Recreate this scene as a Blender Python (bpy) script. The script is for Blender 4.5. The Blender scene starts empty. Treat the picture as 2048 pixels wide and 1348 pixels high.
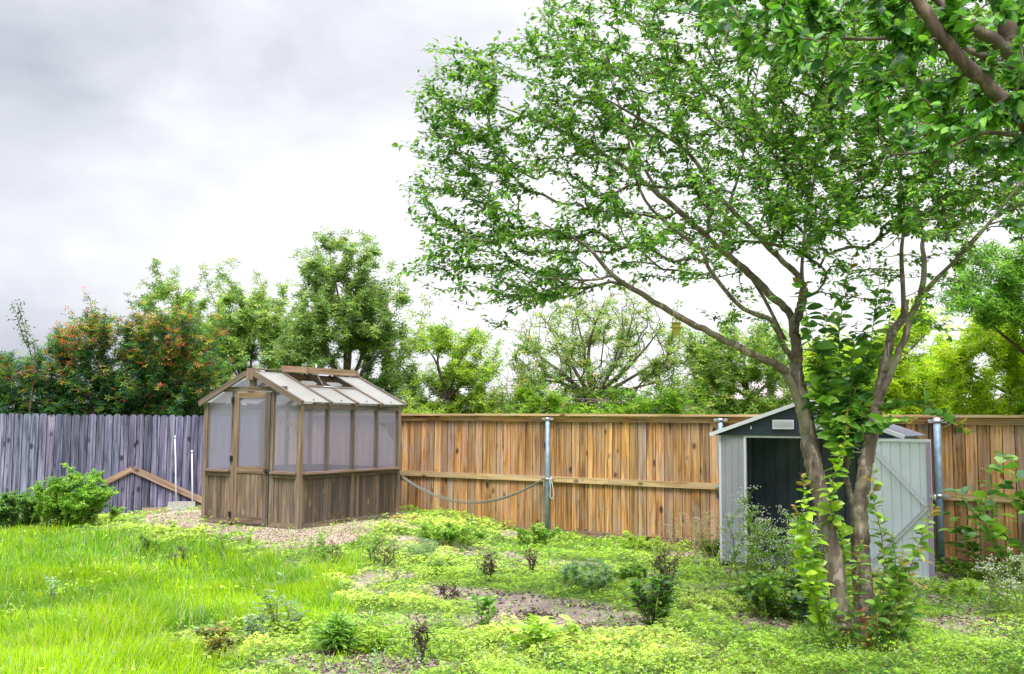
import bpy, math, random
import numpy as np
from mathutils import Vector, Matrix
R = math.radians
random.seed(7); rng = np.random.default_rng(7)
sc = bpy.context.scene
col = sc.collection

# ------------------------------------------------------------------ camera
F = 2000.0; EYE = 1.77
PITCH = math.atan(171/2000); ROLL = R(0.45)
cd = bpy.data.cameras.new("camera"); cam = bpy.data.objects.new("camera", cd); col.objects.link(cam)
CAMR = Matrix.Rotation(math.pi/2 + PITCH, 3, 'X') @ Matrix.Rotation(ROLL, 3, 'Z')
cam.matrix_world = Matrix.Translation((0, 0, EYE)) @ CAMR.to_4x4()
cd.sensor_width = 36; cd.lens = 36*F/2048; cd.clip_start = 0.1; cd.clip_end = 3000
sc.camera = cam
# ------------------------------------------------------------------ world: overcast sky
SUN_EL, SUN_AZ = R(60), R(192)
w = bpy.data.worlds.new("World"); sc.world = w; w.use_nodes = True
nt = w.node_tree; nt.nodes.clear()
def N(t, **k):
    n = nt.nodes.new(t)
    for a, b in k.items():
        if a == 'op': n.operation = b
        elif a.startswith('i'): n.inputs[int(a[1:])].default_value = b
        else: setattr(n, a, b)
    return n
def L(a, b): nt.links.new(a, b)
tc = N('ShaderNodeTexCoord'); sep = N('ShaderNodeSeparateXYZ'); L(tc.outputs['Generated'], sep.inputs[0])
sky = N('ShaderNodeTexSky', sky_type='NISHITA', sun_disc=False, sun_elevation=SUN_EL, sun_rotation=SUN_AZ)
sky.air_density = 1.5; sky.dust_density = 3
skd = N('ShaderNodeVectorMath', op='SCALE'); L(sky.outputs[0], skd.inputs[0]); skd.inputs['Scale'].default_value = 0.06
mp = N('ShaderNodeMapping'); mp.inputs['Scale'].default_value = (1.15, 1.0, 2.0); mp.inputs['Location'].default_value = (3.1, 0.4, 0.35)
L(tc.outputs['Generated'], mp.inputs[0])
n1 = N('ShaderNodeTexNoise'); n1.inputs['Scale'].default_value = 2.7; n1.inputs['Detail'].default_value = 6; n1.inputs['Roughness'].default_value = .52; n1.inputs['Distortion'].default_value = .15
L(mp.outputs[0], n1.inputs['Vector'])
# brighter to the right of the view, slightly darker low on the left and at the top
mr = N('ShaderNodeMapRange'); mr.inputs['From Min'].default_value = -.42; mr.inputs['From Max'].default_value = .05; mr.inputs['To Min'].default_value = -.08; mr.inputs['To Max'].default_value = .26
L(sep.outputs['X'], mr.inputs['Value'])
ad = N('ShaderNodeMath', op='ADD'); L(n1.outputs['Fac'], ad.inputs[0]); L(mr.outputs[0], ad.inputs[1])
mz = N('ShaderNodeMapRange'); mz.inputs['From Min'].default_value = .12; mz.inputs['From Max'].default_value = .42; mz.inputs['To Min'].default_value = 0.06; mz.inputs['To Max'].default_value = -.10
L(sep.outputs['Z'], mz.inputs['Value'])
ad2 = N('ShaderNodeMath', op='ADD'); L(ad.outputs[0], ad2.inputs[0]); L(mz.outputs[0], ad2.inputs[1])
lo = N('ShaderNodeMapRange'); lo.inputs['From Min'].default_value = .24; lo.inputs['From Max'].default_value = .07; lo.inputs['To Min'].default_value = 0; lo.inputs['To Max'].default_value = 1
L(sep.outputs['Z'], lo.inputs['Value'])
lx_ = N('ShaderNodeMapRange'); lx_.inputs['From Min'].default_value = -.08; lx_.inputs['From Max'].default_value = -.34; lx_.inputs['To Min'].default_value = 0; lx_.inputs['To Max'].default_value = -.20
L(sep.outputs['X'], lx_.inputs['Value']); bk = N('ShaderNodeMath', op='MULTIPLY'); L(lo.outputs[0], bk.inputs[0]); L(lx_.outputs[0], bk.inputs[1])
ad3 = N('ShaderNodeMath', op='ADD'); L(ad2.outputs[0], ad3.inputs[0]); L(bk.outputs[0], ad3.inputs[1])
cr = N('ShaderNodeValToRGB'); L(ad3.outputs[0], cr.inputs[0])
e = cr.color_ramp.elements
e[0].position = .26; e[0].color = (.37, .385, .44, 1)
e[1].position = .70; e[1].color = (.78, .78, .80, 1)
m_ = e.new(.46); m_.color = (.53, .545, .60, 1)
# overcast sky is brightest overhead
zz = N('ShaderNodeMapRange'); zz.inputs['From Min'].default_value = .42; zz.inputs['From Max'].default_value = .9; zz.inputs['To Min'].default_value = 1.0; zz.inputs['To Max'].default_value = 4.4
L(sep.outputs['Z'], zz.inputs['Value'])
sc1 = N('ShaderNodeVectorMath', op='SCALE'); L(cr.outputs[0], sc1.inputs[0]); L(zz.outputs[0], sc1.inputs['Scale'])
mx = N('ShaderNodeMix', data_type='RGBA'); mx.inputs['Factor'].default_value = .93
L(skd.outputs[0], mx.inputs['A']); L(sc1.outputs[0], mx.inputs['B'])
bgn = N('ShaderNodeBackground'); bgn.inputs['Strength'].default_value = 1.0
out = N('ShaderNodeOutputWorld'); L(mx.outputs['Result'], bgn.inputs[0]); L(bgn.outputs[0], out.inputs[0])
# ------------------------------------------------------------------ sun (soft, through cloud)
sl = bpy.data.lights.new("sun", 'SUN'); sl.energy = 2.9; sl.angle = R(20); sl.color = (1, .95, .86)
so = bpy.data.objects.new("sun", sl); col.objects.link(so); so.location = (0, 0, 30)
sd = Vector((math.sin(SUN_AZ)*math.cos(SUN_EL), math.cos(SUN_AZ)*math.cos(SUN_EL), math.sin(SUN_EL)))
so.rotation_euler = sd.to_track_quat('Z', 'Y').to_euler()
sc.view_settings.view_transform = 'Standard'; sc.view_settings.look = 'None'
sc.view_settings.exposure = 0.62; sc.view_settings.gamma = 1
sc.cycles.max_bounces = 8; sc.cycles.transparent_max_bounces = 12; sc.cycles.transmission_bounces = 8
sc.cycles.diffuse_bounces = 3; sc.cycles.glossy_bounces = 2; sc.cycles.caustics_reflective = False; sc.cycles.caustics_refractive = False
sc.cycles.use_denoising = True

# ------------------------------------------------------------------ numeric helpers
CR = np.array(CAMR)
def ray(px, py):
    d = CR @ np.array([(px-1024)/F, (674-py)/F, -1.0]); return d
def P(px, py, Y):
    d = ray(px, py); t = Y/d[1]; return np.array([0, 0, EYE]) + d*t
def lattice(seed):
    return np.random.default_rng(seed).random((64, 64))
_lat = {}
def vn(x, y, scale=1.0, seed=0):
    if seed not in _lat: _lat[seed] = lattice(seed)
    g = _lat[seed]; x = np.asarray(x, float)*scale + 100; y = np.asarray(y, float)*scale + 100
    xi = np.floor(x).astype(int); yi = np.floor(y).astype(int); fx = x-xi; fy = y-yi
    fx = fx*fx*(3-2*fx); fy = fy*fy*(3-2*fy)
    a = g[xi % 64, yi % 64]; b = g[(xi+1) % 64, yi % 64]; c = g[xi % 64, (yi+1) % 64]; d = g[(xi+1) % 64, (yi+1) % 64]
    return (a*(1-fx)+b*fx)*(1-fy) + (c*(1-fx)+d*fx)*fy
def sst(x, a, b):
    t = np.clip((np.asarray(x, float)-a)/(b-a), 0, 1); return t*t*(3-2*t)
GHC = (-3.24, 16.3)
def gh_z(x, y):
    x = np.asarray(x, float); y = np.asarray(y, float)
    d = np.hypot(x-GHC[0], y-GHC[1]*1.0)
    pad = .235*(1-sst(d, 1.9, 4.2))
    near = sst(y, 3, 6)*(1-sst(y, 18.5, 22))
    return pad + near*(.06*(vn(x, y, .55, 1)-.5) + .03*(vn(x, y, 1.7, 2)-.5))
def onground(px, py):
    d = ray(px, py); lo = 0
    z = 0.0
    for _ in range(12):
        t = (z-EYE)/d[2]; p = np.array([0, 0, EYE]) + d*t; z = float(gh_z(p[0], p[1]))
    return np.array([p[0], p[1], z])
def plane_hit(px, py, p0, n):
    d = ray(px, py); o = np.array([0, 0, EYE]); n = np.array(n, float)
    t = np.dot(np.array(p0)-o, n)/np.dot(d, n); return o+d*t
def nrm(v):
    v = np.asarray(v, float); return v/np.maximum(np.linalg.norm(v, axis=-1, keepdims=True), 1e-9)

# ------------------------------------------------------------------ object helpers
WL = {}
def props(o, label=None, cat=None, group=None, kind=None):
    if label: o['label'] = label
    if cat: o['category'] = cat
    if group: o['group'] = group
    if kind: o['kind'] = kind
    return o
def thing(name, label, cat, loc, group=None):
    o = bpy.data.objects.new(name, None); col.objects.link(o); o.location = tuple(loc); o.empty_display_size = .2
    WL[o.name] = np.array(loc, float); return props(o, label, cat, group)
def link(name, me, mat, parent=None, label=None):
    o = bpy.data.objects.new(name, me); col.objects.link(o)
    if mat: me.materials.append(mat)
    if parent: o.parent = parent; WL[o.name] = WL[parent.name]
    else: WL[o.name] = np.zeros(3)
    if label: o['label'] = label
    return o
def npmesh(name, V, loops, totals, colr=None, uv=None, smooth=False):
    me = bpy.data.meshes.new(name); V = np.ascontiguousarray(V, dtype=np.float32)
    me.vertices.add(len(V)); me.vertices.foreach_set('co', V.ravel())
    me.loops.add(len(loops)); me.loops.foreach_set('vertex_index', np.asarray(loops, np.int32))
    me.polygons.add(len(totals)); st = np.concatenate([[0], np.cumsum(totals)[:-1]]).astype(np.int32)
    me.polygons.foreach_set('loop_start', st); me.polygons.foreach_set('loop_total', np.asarray(totals, np.int32))
    if smooth: me.polygons.foreach_set('use_smooth', np.ones(len(totals), bool))
    me.update(calc_edges=True)
    if colr is not None:
        a = me.color_attributes.new('Col', 'FLOAT_COLOR', 'POINT')
        c = np.ones((len(V), 4), np.float32); c[:, :3] = colr; a.data.foreach_set('color', c.ravel())
    if uv is not None:
        l = me.uv_layers.new(name='UVMap'); l.data.foreach_set('uv', np.asarray(uv, np.float32).ravel())
    return me
def scatter(name, tv, tf, pos, fr, scl, colr, mat, parent=None, smooth=False, label=None):
    """tv (k,3) template, tf list of faces, pos (N,3), fr (N,3,3) rows = x,y,z axes, scl (N,3)"""
    tv = np.array(tv, float); n = len(pos); k = len(tv)
    S = tv[None]*scl[:, None, :]
    V = np.einsum('nki,nij->nkj', S, fr) + pos[:, None, :]
    V = V.reshape(-1, 3)
    if parent: V = V - WL[parent.name]
    fl = np.concatenate([np.array(f) for f in tf]); tot = np.array([len(f) for f in tf])
    loops = (fl[None]+(np.arange(n)*k)[:, None]).ravel(); totals = np.tile(tot, n)
    me = npmesh(name, V, loops, totals, np.repeat(colr, k, axis=0), smooth=smooth)
    return link(name, me, mat, parent, label)
def frames(d, up):
    d = nrm(d); x = nrm(np.cross(d, up)); z = np.cross(x, d); return np.stack([x, d, z], axis=1)

class MB:
    def __init__(s): s.v = []; s.f = []; s.c = []; s.uv = []; s.sm = []
    def add(s, verts, faces, uvs=None, c=(1, 1, 1), smooth=False):
        b = len(s.v); s.v += [tuple(x) for x in verts]; s.c += [c]*len(verts) if not isinstance(c, list) else c
        for i, f in enumerate(faces):
            s.f.append([b+j for j in f]); s.sm.append(smooth)
            s.uv += uvs[i] if uvs else [(0, 0)]*len(f)
    def box(s, c, size, ax=None, col=(1, 1, 1)):
        c = np.array(c, float); ax = np.eye(3) if ax is None else np.array(ax, float)
        h = np.array(size, float)/2; V = []; loc = []
        for i in (-1, 1):
            for j in (-1, 1):
                for k in (-1, 1):
                    l = h*np.array([i, j, k]); loc.append(l); V.append(c+l@ax)
        Fc = [((0, 1, 3, 2), 0), ((4, 6, 7, 5), 0), ((0, 4, 5, 1), 1), ((2, 3, 7, 6), 1), ((0, 2, 6, 4), 2), ((1, 5, 7, 3), 2)]
        flip = np.linalg.det(ax) < 0; lg = int(np.argmax(size)); ru, rv = random.random()*9, random.random()*90
        uvs = []; fs = []
        for f, n in Fc:
            if flip: f = f[::-1]
            oth = [a for a in range(3) if a != n]
            if lg in oth: va = lg; ua = [a for a in oth if a != lg][0]
            else: ua, va = oth
            uvs.append([(loc[i][ua]+ru+n*.3, loc[i][va]+rv) for i in f]); fs.append(f)
        s.add(V, fs, uvs, col); return s
    def beam(s, p0, p1, w_, h_, up=(0, 0, 1), col=(1, 1, 1)):
        p0 = np.array(p0, float); p1 = np.array(p1, float); d = p1-p0; ln = np.linalg.norm(d); d = d/ln
        x = nrm(np.cross(d, up)); z = np.cross(x, d)
        return s.box((p0+p1)/2, (w_, ln, h_), [x, d, z], col)
    def slab(s, poly, th, col=(1, 1, 1)):
        """poly: 3D points of a planar outline, th: thickness vector; uv = (horizontal, vertical)"""
        poly = [np.array(p, float) for p in poly]; th = np.array(th, float); n = len(poly)
        V = poly+[p+th for p in poly]; ru, rv = random.random()*9, random.random()*90
        ud = nrm(np.cross(th, (0, 0, 1))) if abs(nrm(th)[2]) < .9 else np.array([1., 0, 0])
        def uvp(p): return (float(np.dot(p, ud))+ru, float(p[2])+rv)
        fs = [list(range(n))[::-1], list(range(n, 2*n))]+[[i, (i+1) % n, n+(i+1) % n, n+i] for i in range(n)]
        s.add(V, fs, [[uvp(V[i]) for i in f] for f in fs], col); return s
    def tube(s, pts, rad, n=8, cap=True, col=(1, 1, 1), smooth=True):
        pts = np.array(pts, float); m = len(pts); rad = np.broadcast_to(rad, (m,)) if np.ndim(rad) == 0 else np.array(rad)
        T = nrm(np.gradient(pts, axis=0)); ref = np.array([0, 0, 1.]) if abs(T[0][2]) < .9 else np.array([0, 1., 0])
        x = nrm(np.cross(T[0], ref)); V = []; acc = 0; uvv = []
        cs = []
        for i in range(m):
            x = x-np.dot(x, T[i])*T[i]; x = x/max(np.linalg.norm(x), 1e-9); y = np.cross(T[i], x)
            if i: acc += np.linalg.norm(pts[i]-pts[i-1])
            uvv.append(acc)
            for j in range(n):
                a = 2*math.pi*j/n; V.append(pts[i]+rad[i]*(math.cos(a)*x+math.sin(a)*y))
        fs = []; uvs = []
        for i in range(m-1):
            for j in range(n):
                k = (j+1) % n; fs.append([i*n+j, i*n+k, (i+1)*n+k, (i+1)*n+j])
                ua, ub = j/n*.3, (j+1)/n*.3
                uvs.append([(ua, uvv[i]), (ub, uvv[i]), (ub, uvv[i+1]), (ua, uvv[i+1])])
        if cap:
            fs += [list(range(n))[::-1], [(m-1)*n+j for j in range(n)]]; uvs += [[(0, 0)]*n, [(0, 0)]*n]
        s.add(V, fs, uvs, col, smooth); return s
    def build(s, name, mat, parent=None, label=None):
        V = np.array(s.v, float)
        if parent: V = V-WL[parent.name]
        me = npmesh(name, V, np.array([j for f in s.f for j in f]), np.array([len(f) for f in s.f]), np.array(s.c), s.uv)
        me.polygons.foreach_set('use_smooth', np.array(s.sm, bool))
        return link(name, me, mat, parent, label)

# ------------------------------------------------------------------ materials
def newmat(name):
    m = bpy.data.materials.new(name); m.use_nodes = True; t = m.node_tree; b = t.nodes['Principled BSDF']; return m, t, b
def nd(t, ty, **k):
    n = t.nodes.new(ty)
    for a, b in k.items():
        if a in ('Scale', 'Detail', 'Roughness', 'Distortion', 'Randomness') : n.inputs[a].default_value = b
        else: setattr(n, a, b)
    return n
def ramp(t, src, stops):
    r = t.nodes.new('ShaderNodeValToRGB'); t.links.new(src, r.inputs[0]); el = r.color_ramp.elements
    el[0].position = stops[0][0]; el[0].color = (*stops[0][1], 1); el[1].position = stops[-1][0]; el[1].color = (*stops[-1][1], 1)
    for p, c in stops[1:-1]: q = el.new(p); q.color = (*c, 1)
    return r.outputs[0]
def mixc(t, a, b, f=1.0, mode='MULTIPLY'):
    m = t.nodes.new('ShaderNodeMix'); m.data_type = 'RGBA'; m.blend_type = mode
    for s, k in ((a, 'A'), (b, 'B')):
        if isinstance(s, tuple): m.inputs[k].default_value = (*s, 1)
        else: t.links.new(s, m.inputs[k])
    if isinstance(f, (int, float)): m.inputs['Factor'].default_value = f
    else: t.links.new(f, m.inputs['Factor'])
    return m.outputs['Result']
def bump(t, b, src, s, d=.01):
    n = t.nodes.new('ShaderNodeBump'); n.inputs['Strength'].default_value = s; n.inputs['Distance'].default_value = d
    t.links.new(src, n.inputs['Height']); t.links.new(n.outputs[0], b.inputs['Normal'])
def wood_mat(name, base, dark, light, knots=True, wear=(.5, .5, .5), rough=.8, wearamt=.4, knot=(.10, .05, .02)):
    m, t, b = newmat(name); uv = t.nodes.new('ShaderNodeUVMap')
    mp = t.nodes.new('ShaderNodeMapping'); mp.inputs['Scale'].default_value = (22, 1.0, 1); t.links.new(uv.outputs[0], mp.inputs[0])
    g = nd(t, 'ShaderNodeTexNoise', Scale=1.0, Detail=7, Roughness=.65, Distortion=.6); t.links.new(mp.outputs[0], g.inputs['Vector'])
    c = ramp(t, g.outputs['Fac'], [(.34, dark), (.48, base), (.66, light)])
    m2 = t.nodes.new('ShaderNodeMapping'); m2.inputs['Scale'].default_value = (4, 1.3, 1); t.links.new(uv.outputs[0], m2.inputs[0])
    g2 = nd(t, 'ShaderNodeTexNoise', Scale=1.0, Detail=4, Roughness=.6, Distortion=1.2); t.links.new(m2.outputs[0], g2.inputs['Vector'])
    f = ramp(t, g2.outputs['Fac'], [(.42, (0, 0, 0)), (.68, (1, 1, 1))])
    fm = t.nodes.new('ShaderNodeMath'); fm.operation = 'MULTIPLY'; fm.inputs[1].default_value = wearamt; t.links.new(f, fm.inputs[0])
    c = mixc(t, c, wear, fm.outputs[0], 'MIX')
    if knots:
        m3 = t.nodes.new('ShaderNodeMapping'); m3.inputs['Scale'].default_value = (6.0, 3.4, 1); t.links.new(uv.outputs[0], m3.inputs[0])
        v = nd(t, 'ShaderNodeTexVoronoi', Scale=1.0, Randomness=1.0); t.links.new(m3.outputs[0], v.inputs['Vector'])
        kf = ramp(t, v.outputs['Distance'], [(.10, (1, 1, 1)), (.15, (.75, .75, .75)), (.25, (0, 0, 0))])
        sp = t.nodes.new('ShaderNodeSeparateColor'); t.links.new(v.outputs['Color'], sp.inputs[0])
        gt = t.nodes.new('ShaderNodeMath'); gt.operation = 'GREATER_THAN'; gt.inputs[1].default_value = .45; t.links.new(sp.outputs[0], gt.inputs[0])
        km = t.nodes.new('ShaderNodeMath'); km.operation = 'MULTIPLY'; t.links.new(kf, km.inputs[0]); t.links.new(gt.outputs[0], km.inputs[1])
        c = mixc(t, c, knot, km.outputs[0], 'MIX')
    a = t.nodes.new('ShaderNodeAttribute'); a.attribute_name = 'Col'
    c = mixc(t, c, a.outputs['Color'])
    t.links.new(c, b.inputs['Base Color']); b.inputs['Roughness'].default_value = rough
    bump(t, b, g.outputs['Fac'], .5, .004); return m
def leaf_mat(name, transl=.35, rough=.45, spec=.4):
    m, t, b = newmat(name); a = t.nodes.new('ShaderNodeAttribute'); a.attribute_name = 'Col'
    t.links.new(a.outputs['Color'], b.inputs['Base Color']); b.inputs['Roughness'].default_value = rough; b.inputs['Specular IOR Level'].default_value = spec
    tr = t.nodes.new('ShaderNodeBsdfTranslucent'); mc = mixc(t, a.outputs['Color'], (1.25, 1.3, .7)); t.links.new(mc, tr.inputs[0])
    mx = t.nodes.new('ShaderNodeMixShader'); mx.inputs[0].default_value = transl
    t.links.new(b.outputs[0], mx.inputs[1]); t.links.new(tr.outputs[0], mx.inputs[2])
    t.links.new(mx.outputs[0], t.nodes['Material Output'].inputs[0]); return m
def plain(name, c, rough=.5, metal=0, nscale=0, namt=.2, usecol=False):
    m, t, b = newmat(name); b.inputs['Roughness'].default_value = rough; b.inputs['Metallic'].default_value = metal
    if nscale:
        tcn = t.nodes.new('ShaderNodeTexCoord'); n = nd(t, 'ShaderNodeTexNoise', Scale=nscale, Detail=5, Roughness=.6); t.links.new(tcn.outputs['Object'], n.inputs['Vector'])
        c1 = tuple(x*(1-namt) for x in c); c2 = tuple(min(1, x*(1+namt)) for x in c)
        cc = ramp(t, n.outputs['Fac'], [(.3, c1), (.7, c2)])
        if usecol:
            a = t.nodes.new('ShaderNodeAttribute'); a.attribute_name = 'Col'; cc = mixc(t, cc, a.outputs['Color'])
        t.links.new(cc, b.inputs['Base Color']); bump(t, b, n.outputs['Fac'], .15, .003)
    else: b.inputs['Base Color'].default_value = (*c, 1)
    return m
M_cedar = wood_mat('cedar_boards', (.37, .18, .055), (.10, .04, .013), (.64, .39, .17), wear=(.34, .28, .25), wearamt=.6, knot=(.05, .022, .01))
M_cedar_rail = wood_mat('cedar_rail', (.42, .28, .13), (.25, .15, .06), (.60, .44, .24), wear=(.40, .34, .26))
M_greywood = wood_mat('grey_pickets', (.075, .075, .135), (.012, .012, .034), (.25, .25, .36), wear=(.165, .16, .235), wearamt=.45, knot=(.015, .015, .03))
M_ghwood = wood_mat('greenhouse_timber', (.15, .105, .068), (.05, .034, .024), (.27, .20, .145), wear=(.17, .145, .13), knots=False, wearamt=.5)
M_ghboard = wood_mat('greenhouse_boards', (.145, .098, .062), (.04, .028, .02), (.26, .185, .125), wear=(.09, .082, .085), knots=True, wearamt=.8, knot=(.3, .22, .16))
M_timber = wood_mat('loose_timber', (.30, .19, .12), (.15, .09, .055), (.45, .33, .24), wear=(.3, .26, .25))
M_bark = None
def bark_mat(name, base, dark, light, green=(.2, .25, .12)):
    m, t, b = newmat(name); tcn = t.nodes.new('ShaderNodeTexCoord'); mp = t.nodes.new('ShaderNodeMapping'); mp.inputs['Scale'].default_value = (14, 14, 4.5); t.links.new(tcn.outputs['Object'], mp.inputs[0])
    n = nd(t, 'ShaderNodeTexNoise', Scale=1, Detail=7, Roughness=.65, Distortion=.8); t.links.new(mp.outputs[0], n.inputs['Vector'])
    c = ramp(t, n.outputs['Fac'], [(.34, dark), (.45, base), (.54, base), (.59, light), (.70, light)])
    n2 = nd(t, 'ShaderNodeTexNoise', Scale=5, Detail=3, Roughness=.5); t.links.new(tcn.outputs['Object'], n2.inputs['Vector'])
    f = ramp(t, n2.outputs['Fac'], [(.52, (0, 0, 0)), (.62, (.55, .55, .55))]); c = mixc(t, c, green, f, 'MIX')
    t.links.new(c, b.inputs['Base Color']); b.inputs['Roughness'].default_value = .7; bump(t, b, n.outputs['Fac'], .6, .012); return m
M_bark = bark_mat('crape_bark', (.135, .10, .085), (.045, .028, .028), (.32, .27, .23), (.25, .24, .17))
M_barkthin = bark_mat('branch_bark', (.12, .085, .075), (.05, .03, .03), (.26, .22, .17), (.17, .2, .1))
M_barknear = bark_mat('near_branch_bark', (.10, .06, .045), (.04, .022, .018), (.20, .13, .10), (.12, .11, .07))
M_barkfar = plain('far_bark', (.09, .065, .055), .8, nscale=8, namt=.4)
M_leaf = leaf_mat('tree_leaves', .45, .42); M_leaf_near = leaf_mat('near_leaves', .35, .35, .5)
M_leaf_far = leaf_mat('far_leaves', .45, .6, .2); M_shoot = leaf_mat('shoot_leaves', .35, .35, .5)
M_grass = leaf_mat('grass_blades', .38, .65, .10); M_cover = leaf_mat('cover_leaves', .32, .7, .10)
M_flower = plain('white_florets', (.75, .74, .70), .7); M_dry = plain('dry_seedheads', (.06, .035, .04), .9)
M_galv = plain('galvanised_steel', (.20, .29, .38), .5, .25, nscale=9, namt=.35)
M_clamp = plain('bright_zinc', (.55, .56, .60), .35, .8)
M_hose = plain('grey_hose', (.16, .17, .155), .5); M_rope = plain('pale_rope', (.42, .42, .40), .8)
M_black = plain('black_iron', (.012, .012, .018), .4)
M_pvc = plain('white_pvc', (.52, .53, .58), .35); M_concrete = plain('concrete', (.30, .29, .27), .9, nscale=25, namt=.25)
M_shedlight = plain('shed_light_sheet', (.30, .305, .36), .4, 0, nscale=3, namt=.06); M_shedwhite = plain('shed_door_sheet', (.70, .74, .86), .38, 0, nscale=3, namt=.06)
M_sheddark = plain('shed_dark_sheet', (.012, .024, .042), .45, .0, nscale=4, namt=.2)
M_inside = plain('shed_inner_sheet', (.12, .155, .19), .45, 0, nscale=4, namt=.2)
M_trimw = plain('shed_white_trim', (.60, .61, .68), .4)
M_rust = plain('rusty_cap', (.28, .10, .05), .7, nscale=20, namt=.4)
M_yellow = plain('yellow_plastic', (.34, .30, .03), .5)
def poly_mat(name, tint, clear, trans):
    """hazy twin-wall sheet: part see-through, part light-scattering, with fine vertical flutes"""
    m, t, b = newmat(name); b.inputs['Base Color'].default_value = (*tint, 1); b.inputs['Roughness'].default_value = .22
    uvn = t.nodes.new('ShaderNodeUVMap'); mp = t.nodes.new('ShaderNodeMapping'); mp.inputs['Scale'].default_value = (26, .5, 1); t.links.new(uvn.outputs[0], mp.inputs[0])
    n = nd(t, 'ShaderNodeTexNoise', Scale=1, Detail=3, Roughness=.6); t.links.new(mp.outputs[0], n.inputs['Vector'])
    tcn = t.nodes.new('ShaderNodeTexCoord'); n2 = nd(t, 'ShaderNodeTexNoise', Scale=2.5, Detail=5, Roughness=.65); t.links.new(tcn.outputs['Object'], n2.inputs['Vector'])
    tp = t.nodes.new('ShaderNodeBsdfTransparent'); tp.inputs[0].default_value = (.93, .93, .96, 1)
    tr = t.nodes.new('ShaderNodeBsdfTranslucent'); tr.inputs[0].default_value = (*tint, 1)
    m1 = t.nodes.new('ShaderNodeMixShader'); m1.inputs[0].default_value = trans; t.links.new(b.outputs[0], m1.inputs[1]); t.links.new(tr.outputs[0], m1.inputs[2])
    ad = t.nodes.new('ShaderNodeMath'); ad.operation = 'ADD'; t.links.new(n.outputs['Fac'], ad.inputs[0]); t.links.new(n2.outputs['Fac'], ad.inputs[1])
    mr = t.nodes.new('ShaderNodeMapRange'); mr.inputs['From Min'].default_value = .6; mr.inputs['From Max'].default_value = 1.4; mr.inputs['To Min'].default_value = clear-.02; mr.inputs['To Max'].default_value = clear+.02; t.links.new(ad.outputs[0], mr.inputs['Value'])
    m2 = t.nodes.new('ShaderNodeMixShader'); t.links.new(mr.outputs[0], m2.inputs[0]); t.links.new(m1.outputs[0], m2.inputs[1]); t.links.new(tp.outputs[0], m2.inputs[2])
    t.links.new(m2.outputs[0], t.nodes['Material Output'].inputs[0]); return m
M_pane = poly_mat('twin_wall_pane', (.56, .55, .66), .68, .55); M_roofpane = poly_mat('roof_pane', (.52, .52, .50), .30, .45)

# ------------------------------------------------------------------ ground regions (world polygons)
def worldpoly(pts): return np.array([onground(*p)[:2] for p in pts])
def inpoly(x, y, poly):
    x = np.asarray(x, float); y = np.asarray(y, float); r = np.zeros(x.shape, bool); n = len(poly)
    for i in range(n):
        x1, y1 = poly[i]; x2, y2 = poly[(i+1) % n]
        c = ((y1 > y) != (y2 > y)) & (x < (x2-x1)*(y-y1)/(y2-y1+1e-12)+x1); r ^= c
    return r
def jit(x, y, a, s=2.2): return x+a*(vn(x, y, s, 5)-.5)+a*.6*(vn(x, y, s*3, 6)-.5), y+a*(vn(x, y, s, 7)-.5)+a*.6*(vn(x, y, s*3, 8)-.5)
GRASS = worldpoly([(-400, 1059), (120, 1059), (250, 1064), (420, 1078), (620, 1094), (780, 1118), (800, 1132), (700, 1140), (640, 1190), (700, 1235), (600, 1262), (470, 1240), (400, 1248), (430, 1348), (430, 1500), (-1200, 1500)])
GRAVEL = worldpoly([(225, 1036), (300, 1049), (420, 1061), (560, 1077), (690, 1075), (760, 1058), (815, 1043), (800, 1028), (600, 1015), (300, 1020)])
def ell(cx, cy, rx, ry):
    p = onground(cx, cy); q = onground(cx+rx, cy); r1 = onground(cx, cy-ry); r2 = onground(cx, cy+ry)
    return (p[0], (r1[1]+r2[1])/2, abs(q[0]-p[0]), (r1[1]-r2[1])/2)
SOIL = [ell(*a) for a in [(1120, 1232, 215, 40), (735, 1153, 75, 11), (890, 1182, 95, 11), (750, 1336, 230, 26), (980, 1196, 120, 9), (560, 1310, 60, 10), (1150, 1128, 90, 5), (1380, 1175, 60, 8), (1450, 1240, 120, 14), (640, 1300, 70, 14),
        (1960, 1255, 150, 22), (1390, 1112, 60, 10), (1500, 1140, 60, 9), (1010, 1120, 60, 5), (1280, 1140, 70, 6), (400, 1330, 60, 8), (1330, 1290, 90, 8), (1850,1160,50,6)]]
def soilmask(x, y):
    xj, yj = jit(x, y, .55, 1.8); m = np.zeros(np.shape(x))
    for cx, cy, rx, ry in SOIL:
        d = ((xj-cx)/rx)**2+((yj-cy)/ry)**2; m = np.maximum(m, 1-sst(d, .55, 1.15))
    m = np.maximum(m, (~inpoly(x, y, GRASS))*.95*sst(vn(x, y, 1.3, 11)*.6+vn(x, y, 3.7, 12)*.4, .61, .72)*(np.asarray(y) < 17))
    return m
def gravelmask(x, y):
    xj, yj = jit(x, y, .45, 3.2); return inpoly(xj, yj, GRAVEL)
def grassmask(x, y):
    xj, yj = jit(x, y, .7, 1.2); return inpoly(xj, yj, GRASS)

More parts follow.
